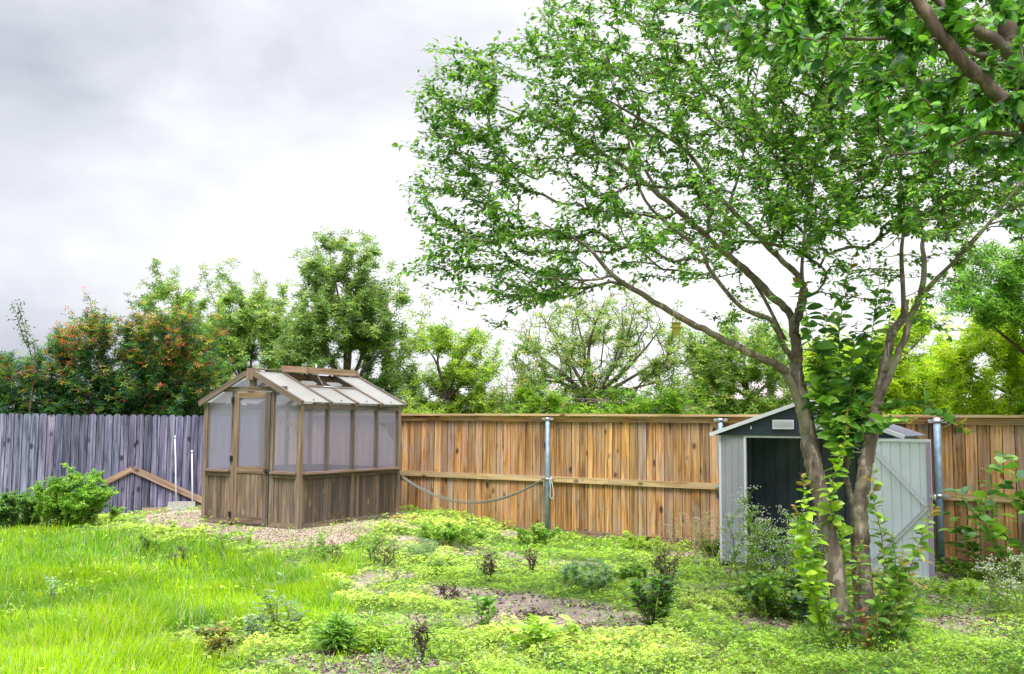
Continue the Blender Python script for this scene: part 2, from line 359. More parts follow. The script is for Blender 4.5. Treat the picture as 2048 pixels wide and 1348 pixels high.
# ------------------------------------------------------------------ ground sheet
def axis(fine0, fine1, st, far0, far1):
    a = np.arange(fine0, fine1+1e-6, st); l = [fine0]; s = st
    while l[-1] > far0: s *= 1.35; l.append(l[-1]-s)
    r = [fine1]; s = st
    while r[-1] < far1: s *= 1.35; r.append(r[-1]+s)
    return np.concatenate([np.array(l[1:])[::-1], a, np.array(r[1:])])
xs = axis(-11, 9, .08, -900, 900); ys = axis(5.5, 19, .08, -60, 1800)
GX, GY = np.meshgrid(xs, ys); GZ = gh_z(GX, GY); far = (GY > 22) | (np.abs(GX) > 15); GZ = np.where(far, 0, GZ)
sm = soilmask(GX, GY); gm = gravelmask(GX, GY); gr = grassmask(GX, GY)
GZ = GZ - .02*sm*(~far) + .012*(vn(GX, GY, 9, 3)-.5)*(~far)
nx, ny = len(xs), len(ys); idx = np.arange(nx*ny).reshape(ny, nx)
q = np.stack([idx[:-1, :-1], idx[:-1, 1:], idx[1:, 1:], idx[1:, :-1]], -1).reshape(-1, 4)
soilc = np.array([.34, .27, .235])[None, None]*(.7+.6*vn(GX, GY, 5, 21)[..., None]); greenc = np.array([.13, .21, .03])[None, None]*(.6+.8*vn(GX, GY, 4, 22)[..., None])
gravc = np.array([.36, .29, .22])[None, None]*(.8+.4*vn(GX, GY, 9, 23)[..., None])
C = greenc*(1-sm[..., None])+soilc*sm[..., None]; C = np.where(gm[..., None], gravc, C); C = np.where((gr & (sm < .5))[..., None], np.array([.05, .13, .012]), C)
me = npmesh('ground', np.stack([GX, GY, GZ], -1).reshape(-1, 3), q.ravel(), np.full(len(q), 4), C.reshape(-1, 3), smooth=True)
m, t, b = newmat('earth'); a = t.nodes.new('ShaderNodeAttribute'); a.attribute_name = 'Col'; tcn = t.nodes.new('ShaderNodeTexCoord')
n = nd(t, 'ShaderNodeTexNoise', Scale=28, Detail=8, Roughness=.75); t.links.new(tcn.outputs['Object'], n.inputs['Vector'])
rr = ramp(t, n.outputs['Fac'], [(.34, (.30, .27, .30)), (.5, (.95, .95, .95)), (.68, (1.5, 1.45, 1.4))]); t.links.new(mixc(t, a.outputs['Color'], rr), b.inputs['Base Color'])
b.inputs['Roughness'].default_value = .95; bump(t, b, n.outputs['Fac'], .8, .03)
ground = link('ground', me, m); props(ground, kind='structure', label='back yard soil sheet under the grass and weeds')

def samp(n, y0=6.0, y1=18.6, half=.60):
    Y = y0*(y1/y0)**rng.random(n); X = (rng.random(n)*2-1)*(half*Y+.4); return X, Y
FD = np.array([.843, -.538]); FD = FD/np.linalg.norm(FD); FP = np.array([-1.87, 17.5]); FN = np.array([FD[1], -FD[0]])   # brown fence line, FN points to the yard
if FN[1] > 0: FN = -FN
LC = np.array([-4.66, 19.28]); LD = np.array([-.956, -.293]); LD = LD/np.linalg.norm(LD); LN = np.array([-LD[1], LD[0]])
if LN[1] > 0: LN = -LN
def inyard(x, y, mrg=.03):
    p = np.stack([x, y], -1); return (((p-FP)@FN) > mrg) & (((p-LC)@LN) > mrg)
GU = np.array([-.859, .511]); GU = GU/np.linalg.norm(GU); GV = np.array([-GU[1], GU[0]])
if GV[1] < 0: GV = -GV
G0 = np.array([-3.0, 14.3]); GW, GL, GB = 1.957, 2.36, .24
def ingh(x, y):
    p = np.stack([x, y], -1)-G0; a_ = p@GU; b_ = p@GV; return (a_ > -.06) & (a_ < GW+.06) & (b_ > -.06) & (b_ < GL+.06)
SD = FD; SN = FN; S0 = np.array([2.69, 13.0]); SW, SDp, SH = 2.19, 1.15, 1.66
def inshed(x, y):
    p = np.stack([x, y], -1)-S0; a_ = p@SD; b_ = -(p@SN); return (a_ > -.02) & (a_ < SW+.02) & (b_ > -.02) & (b_ < SDp+.02)

# grass blades
X, Y = samp(230000, 6.0, 18.4); ok = grassmask(X, Y) & inyard(X, Y) & (soilmask(X, Y) < .6); X, Y = X[ok], Y[ok]
X2, Y2 = samp(80000); tuft = (vn(X2, Y2, 2.3, 31)*.6+vn(X2, Y2, 6, 32)*.4 > .66) & (soilmask(X2, Y2) < .75) & (~gravelmask(X2, Y2)) & (~grassmask(X2, Y2)) & inyard(X2, Y2) & ~ingh(X2, Y2) & ~inshed(X2, Y2); nl = len(X)
X = np.concatenate([X, X2[tuft]]); Y = np.concatenate([Y, Y2[tuft]]); n = len(X); inl = np.arange(n) < nl
hn = vn(X, Y, 1.1, 33)*.5+vn(X, Y, 3.1, 34)*.5
ln = np.where(inl, .05+.21*hn**1.6+.05*rng.random(n), .035+.07*rng.random(n)); longb = (rng.random(n) < .02) & inl; ln = np.where(longb, ln*1.6+.06, ln)
az = rng.random(n)*2*math.pi; lean = np.abs(rng.normal(0, .38, n))
az2 = vn(X, Y, .9, 35)*6.0; lean *= 1.35; lx = np.cos(az)*lean+.2*np.cos(az2); ly = np.sin(az)*lean+.2*np.sin(az2)
d = np.stack([lx, ly, np.ones(n)], -1); up = np.stack([-lx-.01, -ly-.01, np.full(n, .35)], -1)
fr = frames(d, up); wd = (.0035+.003*rng.random(n))*(Y/8)**.6
tv = [(-.5, 0, 0), (.5, 0, 0), (-.45, .4, .02), (.45, .4, .02), (-.3, .75, -.07), (.3, .75, -.07), (0, 1.0, -.22)]
tf = [(0, 1, 3, 2), (2, 3, 5, 4), (4, 5, 6)]
cmix = rng.random(n)[:, None]; br = (.62+.75*vn(X, Y, 1.4, 36)*.6+.5*rng.random(n))[:, None]
gc = (np.array([.20, .42, .006])*(1-cmix)+np.array([.40, .55, .008])*cmix)*br*.92
dk = sst(vn(X, Y, .7, 37)*.6+vn(X, Y, 2.6, 38)*.4, .48, .66)[:, None]*.75*(rng.random(n) < .8)[:, None]; gc = gc*(1-dk)+np.array([.07, .22, .02])*dk
blue = (rng.random(n) < .05)[:, None]; gc = np.where(blue, np.array([.28, .42, .26]), gc); st = (rng.random(n) < .05)[:, None]; gc = np.where(st, np.array([.50, .46, .22]), gc)
o = scatter('lawn_grass', tv, tf, np.stack([X, Y, gh_z(X, Y)-.01], -1), fr, np.stack([wd, ln, ln], -1), gc, M_grass)
props(o, 'long bright green lawn grass filling the left foreground', 'grass', kind='stuff')

# trifoliate ground cover
X, Y = samp(330000); sk = soilmask(X, Y); gmk = gravelmask(X, Y); grm = grassmask(X, Y)
keep = inyard(X, Y) & ~ingh(X, Y) & ~inshed(X, Y) & (rng.random(len(X)) > sk*.93) & (~gmk | (rng.random(len(X)) < .03+.3*(vn(X, Y, 2.7, 46) > .68))) & (~grm | (rng.random(len(X)) < .05))
X, Y = X[keep], Y[keep]; n = len(X); hn = vn(X, Y, 2.2, 41)*.6+vn(X, Y, 6, 42)*.4
patch = vn(X, Y, .9, 43)
h = .012+.12*sst(hn, .3, .75)*(1-sk[keep])*rng.random(n)**.5
az = rng.random(n)*2*math.pi; tilt = rng.normal(0, .35, (n, 2)); upv = nrm(np.stack([tilt[:, 0], tilt[:, 1], np.ones(n)], -1))
d = np.stack([np.cos(az), np.sin(az), .1*np.ones(n)], -1); d = d-np.sum(d*upv, -1, keepdims=True)*upv; fr = frames(d, upv)
tv = []; tf = []
for k in range(3):
    a0 = k*2*math.pi/3; ca, sa = math.cos(a0), math.sin(a0)
    for (px_, py_, pz_) in ((0, 0, 0), (.38, .55, .10), (0, 1.0, -.08), (-.38, .55, .10)): tv.append((px_*ca-py_*sa, px_*sa+py_*ca, pz_))
    tf.append(tuple(4*k+i for i in range(4)))
s_ = (.010+.011*rng.random(n))*(Y/8)**.55*(1+.25*(patch > .62))
cm = rng.random(n)[:, None]; pc = sst(patch, .2, .8)[:, None]
gc = (np.array([.30, .48, .06])*(1-pc)+np.array([.46, .58, .12])*pc)*(.45+.95*cm)*(.75+.5*hn[:, None])
gc = np.where((rng.random(n) < .06)[:, None], np.array([.42, .50, .26]), gc); gc = gc*1.12; gc = np.where(((vn(X, Y, 3.3, 47) > .68) & (rng.random(n) < .55))[:, None], np.array([.11, .25, .05]), gc); gc = np.where((rng.random(n) < .03)[:, None], np.array([.20, .10, .07]), gc)
o = scatter('ground_cover', tv, tf, np.stack([X, Y, gh_z(X, Y)+h], -1), fr, np.repeat(s_[:, None], 3, 1), gc, M_cover)
props(o, 'low yellow green clover-like ground cover spreading over the bare soil', 'ground cover', kind='stuff')

# wispy little sprigs standing out of the ground cover
X, Y = samp(9500, 6.5, 17); ok = inyard(X, Y) & ~ingh(X, Y) & ~inshed(X, Y) & ~grassmask(X, Y) & (vn(X, Y, 1.6, 45) > .38); X, Y = X[ok], Y[ok]; n0 = len(X)
hh = .05+.20*rng.random(n0)**3; q_ = 9; rp = np.repeat(np.arange(n0), q_); u = rng.random(len(rp)); ln_ = rng.normal(0, .25, (n0, 2))
pp_ = np.stack([X[rp]+ln_[rp, 0]*hh[rp]*u+rng.normal(0, .008, len(rp)), Y[rp]+ln_[rp, 1]*hh[rp]*u+rng.normal(0, .008, len(rp)), gh_z(X[rp], Y[rp])+.02+hh[rp]*u], -1); n = len(rp)
a_ = rng.random(n)*6.28; d = np.stack([np.cos(a_), np.sin(a_), .4+.5*rng.random(n)], -1); fr = frames(d, nrm(np.array([0, 0, 1.])+rng.normal(0, .4, (n, 3)))); sz = .014+.022*rng.random(n)*(1.1-u)
kc = rng.choice(4, n0, p=[.4, .3, .18, .12])[rp]; gc = np.array([(.34, .52, .08), (.18, .36, .07), (.30, .44, .28), (.13, .085, .08)])[kc]*(.6+.7*rng.random(n))[:, None]
o = scatter('small_sprigs', [(0, 0, 0), (.3, .5, .05), (0, 1, -.1), (-.3, .5, .05)], [(0, 1, 2, 3)], pp_, fr, np.repeat(sz[:, None], 3, 1), gc, M_cover)
props(o, 'small wispy sprigs and seedlings standing out of the ground cover', 'seedlings', kind='stuff')
# gravel and mulch
def rnd_frames(n):
    d = nrm(rng.normal(size=(n, 3))); u = nrm(rng.normal(size=(n, 3))); return frames(d, u)
oct_v = [(1, 0, 0), (-1, 0, 0), (0, 1, 0), (0, -1, 0), (0, 0, .7), (0, 0, -.7)]; oct_f = [(0, 2, 4), (2, 1, 4), (1, 3, 4), (3, 0, 4), (2, 0, 5), (1, 2, 5), (3, 1, 5), (0, 3, 5)]
X = rng.uniform(-7.6, -.6, 60000); Y = rng.uniform(12.5, 18.5, 60000); ok = gravelmask(X, Y) & ~ingh(X, Y); X, Y = X[ok], Y[ok]; n = len(X)
gcol = np.array([.42, .345, .265])*(.45+.9*rng.random(n))[:, None]*np.stack([np.ones(n), .92+.12*rng.random(n), .85+.3*rng.random(n)], -1)
m, t, b = newmat('pebbles'); a = t.nodes.new('ShaderNodeAttribute'); a.attribute_name = 'Col'; t.links.new(a.outputs['Color'], b.inputs['Base Color']); b.inputs['Roughness'].default_value = .85; M_peb = m
o = scatter('gravel', oct_v, oct_f, np.stack([X, Y, gh_z(X, Y)+.006], -1), rnd_frames(n), rng.uniform(.008, .020, (n, 3)), gcol, M_peb)
props(o, 'pinkish tan pea gravel spread around the front of the greenhouse', 'gravel', kind='stuff')
X, Y = samp(60000, 6, 15); k_ = soilmask(X, Y); ok = (k_ > .45) & (vn(X, Y, 3.2, 15)*.6+vn(X, Y, 8, 16)*.4+.25*rng.random(len(X)) > .58) & inyard(X, Y) & ~gravelmask(X, Y) & ~inshed(X, Y); X, Y = X[ok], Y[ok]; n = len(X)
mc = np.where((rng.random(n) < .45)[:, None], np.array([.05, .028, .042]), np.where((rng.random(n) < .5)[:, None], np.array([.16, .09, .09]), np.array([.40, .30, .24])))*(.6+.7*rng.random(n))[:, None]
az = rng.random(n)*6.28; d = np.stack([np.cos(az), np.sin(az), rng.normal(0, .25, n)], -1); fr = frames(d, nrm(np.stack([rng.normal(0, .3, n), rng.normal(0, .3, n), np.ones(n)], -1)))
bx_v = [(-1, -1, -1), (1, -1, -1), (1, 1, -1), (-1, 1, -1), (-.8, -.9, 1), (.8, -.9, 1), (.7, .9, 1), (-.9, .8, 1)]; bx_f = [(0, 3, 2, 1), (4, 5, 6, 7), (0, 1, 5, 4), (1, 2, 6, 5), (2, 3, 7, 6), (3, 0, 4, 7)]
o = scatter('bark_mulch', bx_v, bx_f, np.stack([X, Y, gh_z(X, Y)-.008], -1), fr, np.stack([rng.uniform(.003, .008, n), rng.uniform(.008, .026, n), rng.uniform(.002, .004, n)], -1), mc, M_peb)
props(o, 'dark brown mulch chips and litter lying in the bare soil patches', 'mulch', kind='stuff')

# ------------------------------------------------------------------ fences
def P3(p, z): return np.array([p[0], p[1], z])
def V3(p): return np.array([p[0], p[1], 0.])
ZV = np.array([0, 0, 1.])
# brown fence
o0, o1 = FP-FD*(np.dot(FP-LC, FD)), FP+FD*13.0
fr_ = thing('cedar_fence', 'honey brown cedar board fence with cap and middle rail, behind greenhouse and shed', 'fence', P3((o0+o1)/2, 0))
ax = [V3(FD), V3(FN), ZV]; Lf = np.linalg.norm(o1-o0); mb = MB(); s = 0
while s < Lf:
    wb = .142*random.uniform(.97, 1.03)
    tt = random.random(); v = random.uniform(.70, 1.26)
    c = (v*random.uniform(.97, 1.04), v*random.uniform(.94, 1.02), v*random.uniform(.85, 1.0)) if tt < .78 else (v*.72, v*.80, v*1.05)
    p = o0+FD*(s+wb/2); mb.box(P3(p+FN*random.uniform(-.004, .004), .955), (wb-.011, .016, 1.83), ax, c); mb.box(P3(p+FD*wb/2-FN*.032, .955), (.07, .016, 1.83), ax, (.5, .4, .35)); s += wb
mb.build('board_panel', M_cedar, fr_)
def run(mbname, off, z, th, hh, mat, seg=2.44, tint=None):
    s = 0; mb = MB()
    while s < Lf:
        e_ = min(s+seg, Lf); p = (o0+FD*(s+e_)/2)+FN*off; v = random.uniform(.85, 1.15)
        mb.box(P3(p, z+random.uniform(-.003, .003)), (e_-s-.004, th, hh), ax, tint or (v, v, v)); s = e_
    return mb.build(mbname, mat, fr_)
mb = MB()
s = .07
while s < Lf:
    for z in (.15, 1.70):
        p = o0+FD*s+FN*.010; mb.tube([P3(p, z), P3(p+FN*.004, z)], .006, 6)
    s += .142
mb.build('nails', M_black, fr_)['kind'] = 'stuff'
run('top_cap', .035, 1.895, .15, .034, M_cedar_rail); run('top_board', .027, 1.832, .036, .088, M_cedar)
run('middle_rail', .030, .885, .040, .088, M_cedar_rail); run('kick_board', .024, .055, .030, .13, M_cedar, tint=(.55, .6, .75))
# poles
def pole(px, z1, r, label, loop=False):
    h = plane_hit(px, 950, P3(FP+FN*(.05+r+.012), 0), V3(FN)); x, y = h[0], h[1]
    t_ = thing('fence_pole', label, 'pole', (x, y, 0), 'galvanised poles along the brown fence')
    mb = MB(); mb.tube([(x, y, -.1), (x, y, z1*.5), (x, y, z1)], r, 16); mb.build('post', M_galv, t_)
    mb = MB(); mb.tube([(x, y, z1), (x, y, z1+.025), (x, y, z1+.035)], [r*1.12, r*1.1, r*.4], 16); mb.build('cap', M_clamp, t_)
    for z in (.89, 1.83):
        mb = MB(); mb.tube([(x, y, z-.022), (x, y, z+.022)], r*1.12, 16)
        for sgn in (-1, 1): mb.box(P3(np.array([x, y])+FD*sgn*(r+.03)-FN*(r*.4), z), (.07, .012, .045), ax)
        for sgn in (-1, 1): mb.tube([P3(np.array([x, y])+FD*sgn*(r+.045)-FN*.02, z), P3(np.array([x, y])+FD*sgn*(r+.045)+FN*.03, z)], .008, 6)
        mb.build('clamp', M_clamp, t_)
    return x, y
p1 = pole(1095, 1.80, .036, 'blue grey steel pole with a rope loop, halfway along the open fence')
p3 = pole(1442, 1.80, .036, 'steel pole mostly hidden behind the left edge of the metal shed')
p2 = pole(1877, 1.84, .046, 'blue grey steel pole just right of the open shed door')
# hose between greenhouse corner and pole
def bez(a, b, sag, n=24):
    a = np.array(a); b = np.array(b); t_ = np.linspace(0, 1, n)[:, None]; p = a*(1-t_)+b*t_; p[:, 2] -= sag*4*(t_*(1-t_))[:, 0]; return p
gh_far = G0+GV*GL
ha = P3(gh_far-GU*.01+GV*.03, EYE-(952-843)/2000*16.4); hb = np.array([p1[0]-.06, p1[1]-.02, .90])
mb = MB(); mb.tube(bez(ha, hb, .40), .012, 8); mb.tube(bez(ha+[0, 0, .02], hb+[0, -.03, .01], .385), .007, 6, col=(1, 1, 1))
o = mb.build('garden_hose', M_hose); props(o, 'dark grey hose sagging from the greenhouse corner to the first fence pole', 'hose')
mb = MB(); x, y = p1; mb.tube([(x+.05, y-.05, .93), (x+.075, y-.06, .80), (x+.10, y-.06, .66), (x+.09, y-.06, .60), (x+.06, y-.06, .585), (x+.035, y-.06, .62), (x+.045, y-.06, .76), (x+.03, y-.07, .90), (x-.05, y-.05, .92), (x-.055, y-.03, .82), (x-.06, y-.03, .66)], .009, 8)
o = mb.build('rope_loop', M_rope); props(o, 'pale rope loop hanging from the clamp of the first fence pole', 'rope')
# grey fence
fr2 = thing('picket_fence', 'weathered blue grey dog-eared picket fence on the left of the greenhouse', 'fence', P3(LC+LD*4, 0))
mb = MB(); s = .04; ax2 = [V3(LD), V3(LN), ZV]
while s < 10.5:
    wb = .138*random.uniform(.95, 1.04); p = LC+LD*(s+wb/2); v = random.uniform(.62, 1.3); top = 1.86+random.uniform(-.012, .012)
    c = (v*random.uniform(.93, 1.08), v, v*random.uniform(.95, 1.08)); hw = (wb-.012)/2; z0 = .02; off = V3(LN)*random.uniform(0, .006)
    pts = [P3(p-LD*hw, z0), P3(p+LD*hw, z0), P3(p+LD*hw, top-.035), P3(p+LD*(hw-.028), top), P3(p-LD*(hw-.028), top), P3(p-LD*hw, top-.035)]
    mb.slab([q_+off for q_ in pts], V3(LN)*.017, c); mb.box(P3(p+LD*wb/2-LN*.022, .9), (.06, .014, 1.78), ax2, (.4, .4, .4)); s += wb
mb.build('pickets', M_greywood, fr2)
mb = MB()
for z in (.35, 1.5): mb.box(P3(LC+LD*5.25-LN*.022, z), (10.4, .04, .09), ax2)
mb.build('back_rail', M_greywood, fr2)
# loose boards on the grey fence
def fp(px, py, off): return plane_hit(px, py, P3(LC+LN*off, 0), V3(LN))
for i, (a_, b_, w_, lab) in enumerate([((206, 967), (264, 938), .10, 'short weathered board slanting up to the left of the roof-shaped pair on the grey fence'),
        ((266, 938), (412, 1004), .115, 'long brown board slanting down right across the grey fence to the greenhouse')]):
    mb = MB(); A = fp(*a_, .045+i*.004); B = fp(*b_, .045+i*.004); mb.beam(A, B, .030, w_, up=np.cross(V3(LN), B-A) if False else ZV)
    o = mb.build('slanted_board', M_timber); props(o, lab, 'board', 'slanted boards on the grey fence')
mb = MB(); A = fp(284, 1026, .13); B = fp(412, 1026, .13); A[2] = B[2] = .10; mb.beam(A, B, .07, .12); o = mb.build('timber', M_timber); props(o, 'thick brown timber lying at the fence foot behind the concrete slab', 'timber', 'timbers at the fence foot')
mb = MB(); A = fp(205, 1040, .22); B = fp(302, 1038, .28); A[2] = .03; B[2] = .04; mb.beam(A, B, .07, .07); o = mb.build('timber', M_timber); props(o, 'low reddish timber edging half under the leafy bush on the left', 'timber', 'timbers at the fence foot')
for px, tpx, ty, lab in ((353, 350, 872, 'taller white plastic pipe leaning on the grey fence'), (385, 384, 901, 'shorter white plastic pipe leaning on the grey fence beside the greenhouse')):
    A = fp(px, 1030, .33); A[2] = .02; B = fp(tpx, ty, .035); mb = MB(); mb.tube([A, (A+B)/2, B], .014, 10); mb.tube([B-(B-A)/np.linalg.norm(B-A)*.05, B+[0, 0, .004]], .0175, 10)
    o = mb.build('plastic_pipe', M_pvc); props(o, lab, 'pipe', 'white pipes leaning on the grey fence')
A = fp(362, 1038, .62); mb = MB(); A[2] = float(gh_z(A[0], A[1]))
tl = nrm(V3(-LN)*.25+ZV); mb.slab([A-V3(LD)*.24, A+V3(LD)*.24, A+V3(LD)*.235+tl*.20, A+V3(LD)*.10+tl*.21, A-V3(LD)*.235+tl*.205], V3(LN)*.04)
o = mb.build('concrete_slab', M_concrete); props(o, 'square grey concrete slab propped upright at the foot of the two white pipes', 'slab')

# ------------------------------------------------------------------ greenhouse
gh = thing('greenhouse', 'small brown timber greenhouse with hazy panes, gable roof and open roof vent', 'greenhouse', P3(G0+GU*GW/2+GV*GL/2, GB))
GA = [V3(GU), V3(GV), ZV]
def G(a, b, z): return P3(G0+GU*a+GV*b, GB+z)
def gbox(mb, a0, a1, b0, b1, z0, z1, c=(1, 1, 1)): mb.box(G((a0+a1)/2, (b0+b1)/2, (z0+z1)/2), (a1-a0, b1-b0, z1-z0), GA, c)
def gpart(name, boxes, mat, parent=None, tint=None, label=None):
    mb = MB()
    for b_ in boxes:
        v = random.uniform(.85, 1.12); gbox(mb, *b_, c=tint or (v, v, v))
    return mb.build(name, mat, parent or gh, label)
EV, RZ, HALF = 1.76, 2.21, GW/2
def rz(a): return RZ-(RZ-EV)*abs(a-HALF)/HALF          # underside of the rafters
for a0, b0 in ((0, 0), (GW-.07, 0), (0, GL-.07), (GW-.07, GL-.07)):
    gpart('corner_post', [(a0, a0+.07, b0, b0+.07, 0, EV+.01)], M_ghwood)
# front wall: door jambs, plates, sills
gpart('door_jamb', [(.535, .585, .008, .06, 0, 1.955)], M_ghwood); gpart('door_jamb', [(1.335, 1.385, .008, .06, 0, 1.955)], M_ghwood)
gpart('crossbeam', [(.33, GW-.33, .004, .064, 1.958, 2.03)], M_ghwood)
for a0, a1 in ((.073, .532), (1.388, GW-.073)):
    gpart('bottom_plate', [(a0, a1, .01, .06, 0, .075)], M_ghwood); gpart('rail', [(a0, a1, .01, .06, .70, .765)], M_ghwood)
    gpart('sill', [(a0-.02, a1+.012, -.045, .058, .768, .80)], M_ghwood, tint=(1.25, 1.15, 1.2))
    for q0 in (a0, a1-.03): gpart('side_batten', [(q0, q0+.03, .012, .05, .078, .697)], M_ghwood)
def vboards(a0, a1, z0, z1, mode, off, bw=.082, parent=None, lo=.65, hi=1.3):
    mb = MB(); s = a0
    while s < a1-.01:
        e_ = min(s+bw, a1); v = random.uniform(lo, hi)
        if mode == 'f': gbox(mb, s+.002, e_-.002, off, off+.014, z0, z1, (v, v*.98, v*.95))
        else: gbox(mb, off, off+.014, s+.002, e_-.002, z0, z1, (v, v*.98, v*.95))
        s = e_
    return mb.build('board_panel', M_ghboard, parent or gh)
vboards(.103, .502, .078, .697, 'f', .03); vboards(1.418, GW-.103, .078, .697, 'f', .03)
# front panes follow the slope
def pane(pts, th, mat=None, parent=None):
    mb = MB(); mb.slab(pts, th); return mb.build('window_pane', mat or M_pane, parent or gh)
tv3 = V3(GV)*.008
pane([G(.072, .034, .802), G(.534, .034, .802), G(.534, .034, 1.955), G(.40, .034, 1.955), G(.072, .034, rz(.072)-.005)], tv3)
pane([G(1.386, .034, .802), G(GW-.072, .034, .802), G(GW-.072, .034, rz(.072)-.005), G(GW-.40, .034, 1.955), G(1.386, .034, 1.955)], tv3)
pane([G(.54, .034, 2.032), G(HALF-.05, .034, 2.032), G(HALF-.05, .034, RZ-.03)], tv3); pane([G(HALF+.05, .034, 2.032), G(GW-.54, .034, 2.032), G(HALF+.05, .034, RZ-.03)], tv3)
gpart('king_post', [(HALF-.045, HALF+.045, .0, .06, 2.033, RZ+.02)], M_ghwood)
gpart('ridge_block', [(HALF-.07, HALF+.07, -.05, .07, 2.13, 2.30)], M_ghwood, tint=(1.1, 1.0, 1.05))
# door
da, db = .592, 1.328; dr = None
mb = MB()
for b_, c in (((da, da+.10, -.008, .036, .03, 1.945), (.62, .66, .72)), ((db-.10, db, -.008, .036, .03, 1.945), (1.1, 1, .9)), ((da+.10, db-.10, -.006, .034, .03, .13), (.9, .85, .8)), ((da+.10, db-.10, -.006, .034, .76, .855), (1.1, 1, .85)), ((da+.10, db-.10, -.006, .034, 1.86, 1.945), (1.3, 1.15, .85))): gbox(mb, *b_, c=c)
dr = mb.build('door', M_ghwood, gh, 'greenhouse door with tall hazy pane over vertical boards')
vboards(da+.10, db-.10, .13, .76, 'f', .008, .09, dr, .95, 1.35)
pane([G(da+.10, .01, .855), G(db-.10, .01, .855), G(db-.10, .01, 1.86), G(da+.10, .01, 1.86)], tv3, parent=dr)
for z in (.10, .92, 1.79):
    mb = MB(); gbox(mb, 1.315, 1.375, -.018, -.009, z, z+.085); gbox(mb, 1.34, 1.35, -.026, -.018, z, z+.085); mb.build('hinge', M_black, dr)
mb = MB(); gbox(mb, .55, .64, -.02, -.009, .79, .82); mb.tube([G(.66, -.03, .805), G(.62, -.045, .80), G(.57, -.03, .80), G(.545, -.02, .815)], .012, 8); gbox(mb, .60, .66, -.03, -.009, .785, .825); mb.build('latch', M_black, dr)
# right side wall (a = 0 side, faces the camera's right)
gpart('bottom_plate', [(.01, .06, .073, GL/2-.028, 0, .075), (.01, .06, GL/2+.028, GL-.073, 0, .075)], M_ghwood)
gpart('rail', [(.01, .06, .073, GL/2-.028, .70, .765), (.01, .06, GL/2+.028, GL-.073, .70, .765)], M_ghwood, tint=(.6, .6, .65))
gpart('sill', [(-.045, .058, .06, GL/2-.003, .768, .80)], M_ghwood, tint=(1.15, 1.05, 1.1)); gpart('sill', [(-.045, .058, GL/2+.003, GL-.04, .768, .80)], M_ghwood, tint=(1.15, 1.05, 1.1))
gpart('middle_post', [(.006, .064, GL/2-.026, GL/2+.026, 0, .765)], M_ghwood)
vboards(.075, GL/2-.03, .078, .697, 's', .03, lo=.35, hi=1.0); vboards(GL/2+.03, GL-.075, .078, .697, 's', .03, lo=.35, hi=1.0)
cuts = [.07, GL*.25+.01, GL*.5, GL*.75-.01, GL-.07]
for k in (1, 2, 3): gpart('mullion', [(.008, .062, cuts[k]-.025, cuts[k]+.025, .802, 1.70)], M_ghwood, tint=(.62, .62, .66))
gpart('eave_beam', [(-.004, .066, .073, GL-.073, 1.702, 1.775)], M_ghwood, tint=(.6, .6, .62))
for k in range(4):
    c0, c1 = cuts[k]+(.027 if k else .003), cuts[k+1]-(.027 if k < 3 else .003)
    pane([G(.034, c0, .802), G(.034, c1, .802), G(.034, c1, 1.70), G(.034, c0, 1.70)], V3(GU)*.008)
# far side wall and back wall
gpart('eave_beam', [(GW-.066, GW+.004, .073, GL-.073, 1.702, 1.775)], M_ghwood)
gpart('rail', [(GW-.06, GW-.01, .073, GL-.073, .70, .80)], M_ghwood); gpart('bottom_plate', [(GW-.06, GW-.01, .073, GL-.073, 0, .075)], M_ghwood)
vboards(.075, GL-.075, .078, .697, 's', GW-.045)
for k in (1, 2, 3): gpart('mullion', [(GW-.062, GW-.008, cuts[k]-.025, cuts[k]+.025, .802, 1.70)], M_ghwood)
for k in range(4):
    c0, c1 = cuts[k]+(.027 if k else .003), cuts[k+1]-(.027 if k < 3 else .003); pane([G(GW-.042, c0, .802), G(GW-.042, c1, .802), G(GW-.042, c1, 1.70), G(GW-.042, c0, 1.70)], V3(GU)*.008)
gpart('rail', [(.073, GW-.073, GL-.06, GL-.01, .70, .80)], M_ghwood); gpart('bottom_plate', [(.073, GW-.073, GL-.06, GL-.01, 0, .075)], M_ghwood)
vboards(.075, GW-.075, .078, .697, 'f', GL-.045)
pane([G(.072, GL-.042, .802), G(HALF-.03, GL-.042, .802), G(HALF-.03, GL-.042, RZ-.03), G(.072, GL-.042, rz(.072)-.005)], tv3)
pane([G(HALF+.03, GL-.042, .802), G(GW-.072, GL-.042, .802), G(GW-.072, GL-.042, rz(.072)-.005), G(HALF+.03, GL-.042, RZ-.03)], tv3)
gpart('king_post', [(HALF-.028, HALF+.028, GL-.06, GL-.005, .802, RZ)], M_ghwood)
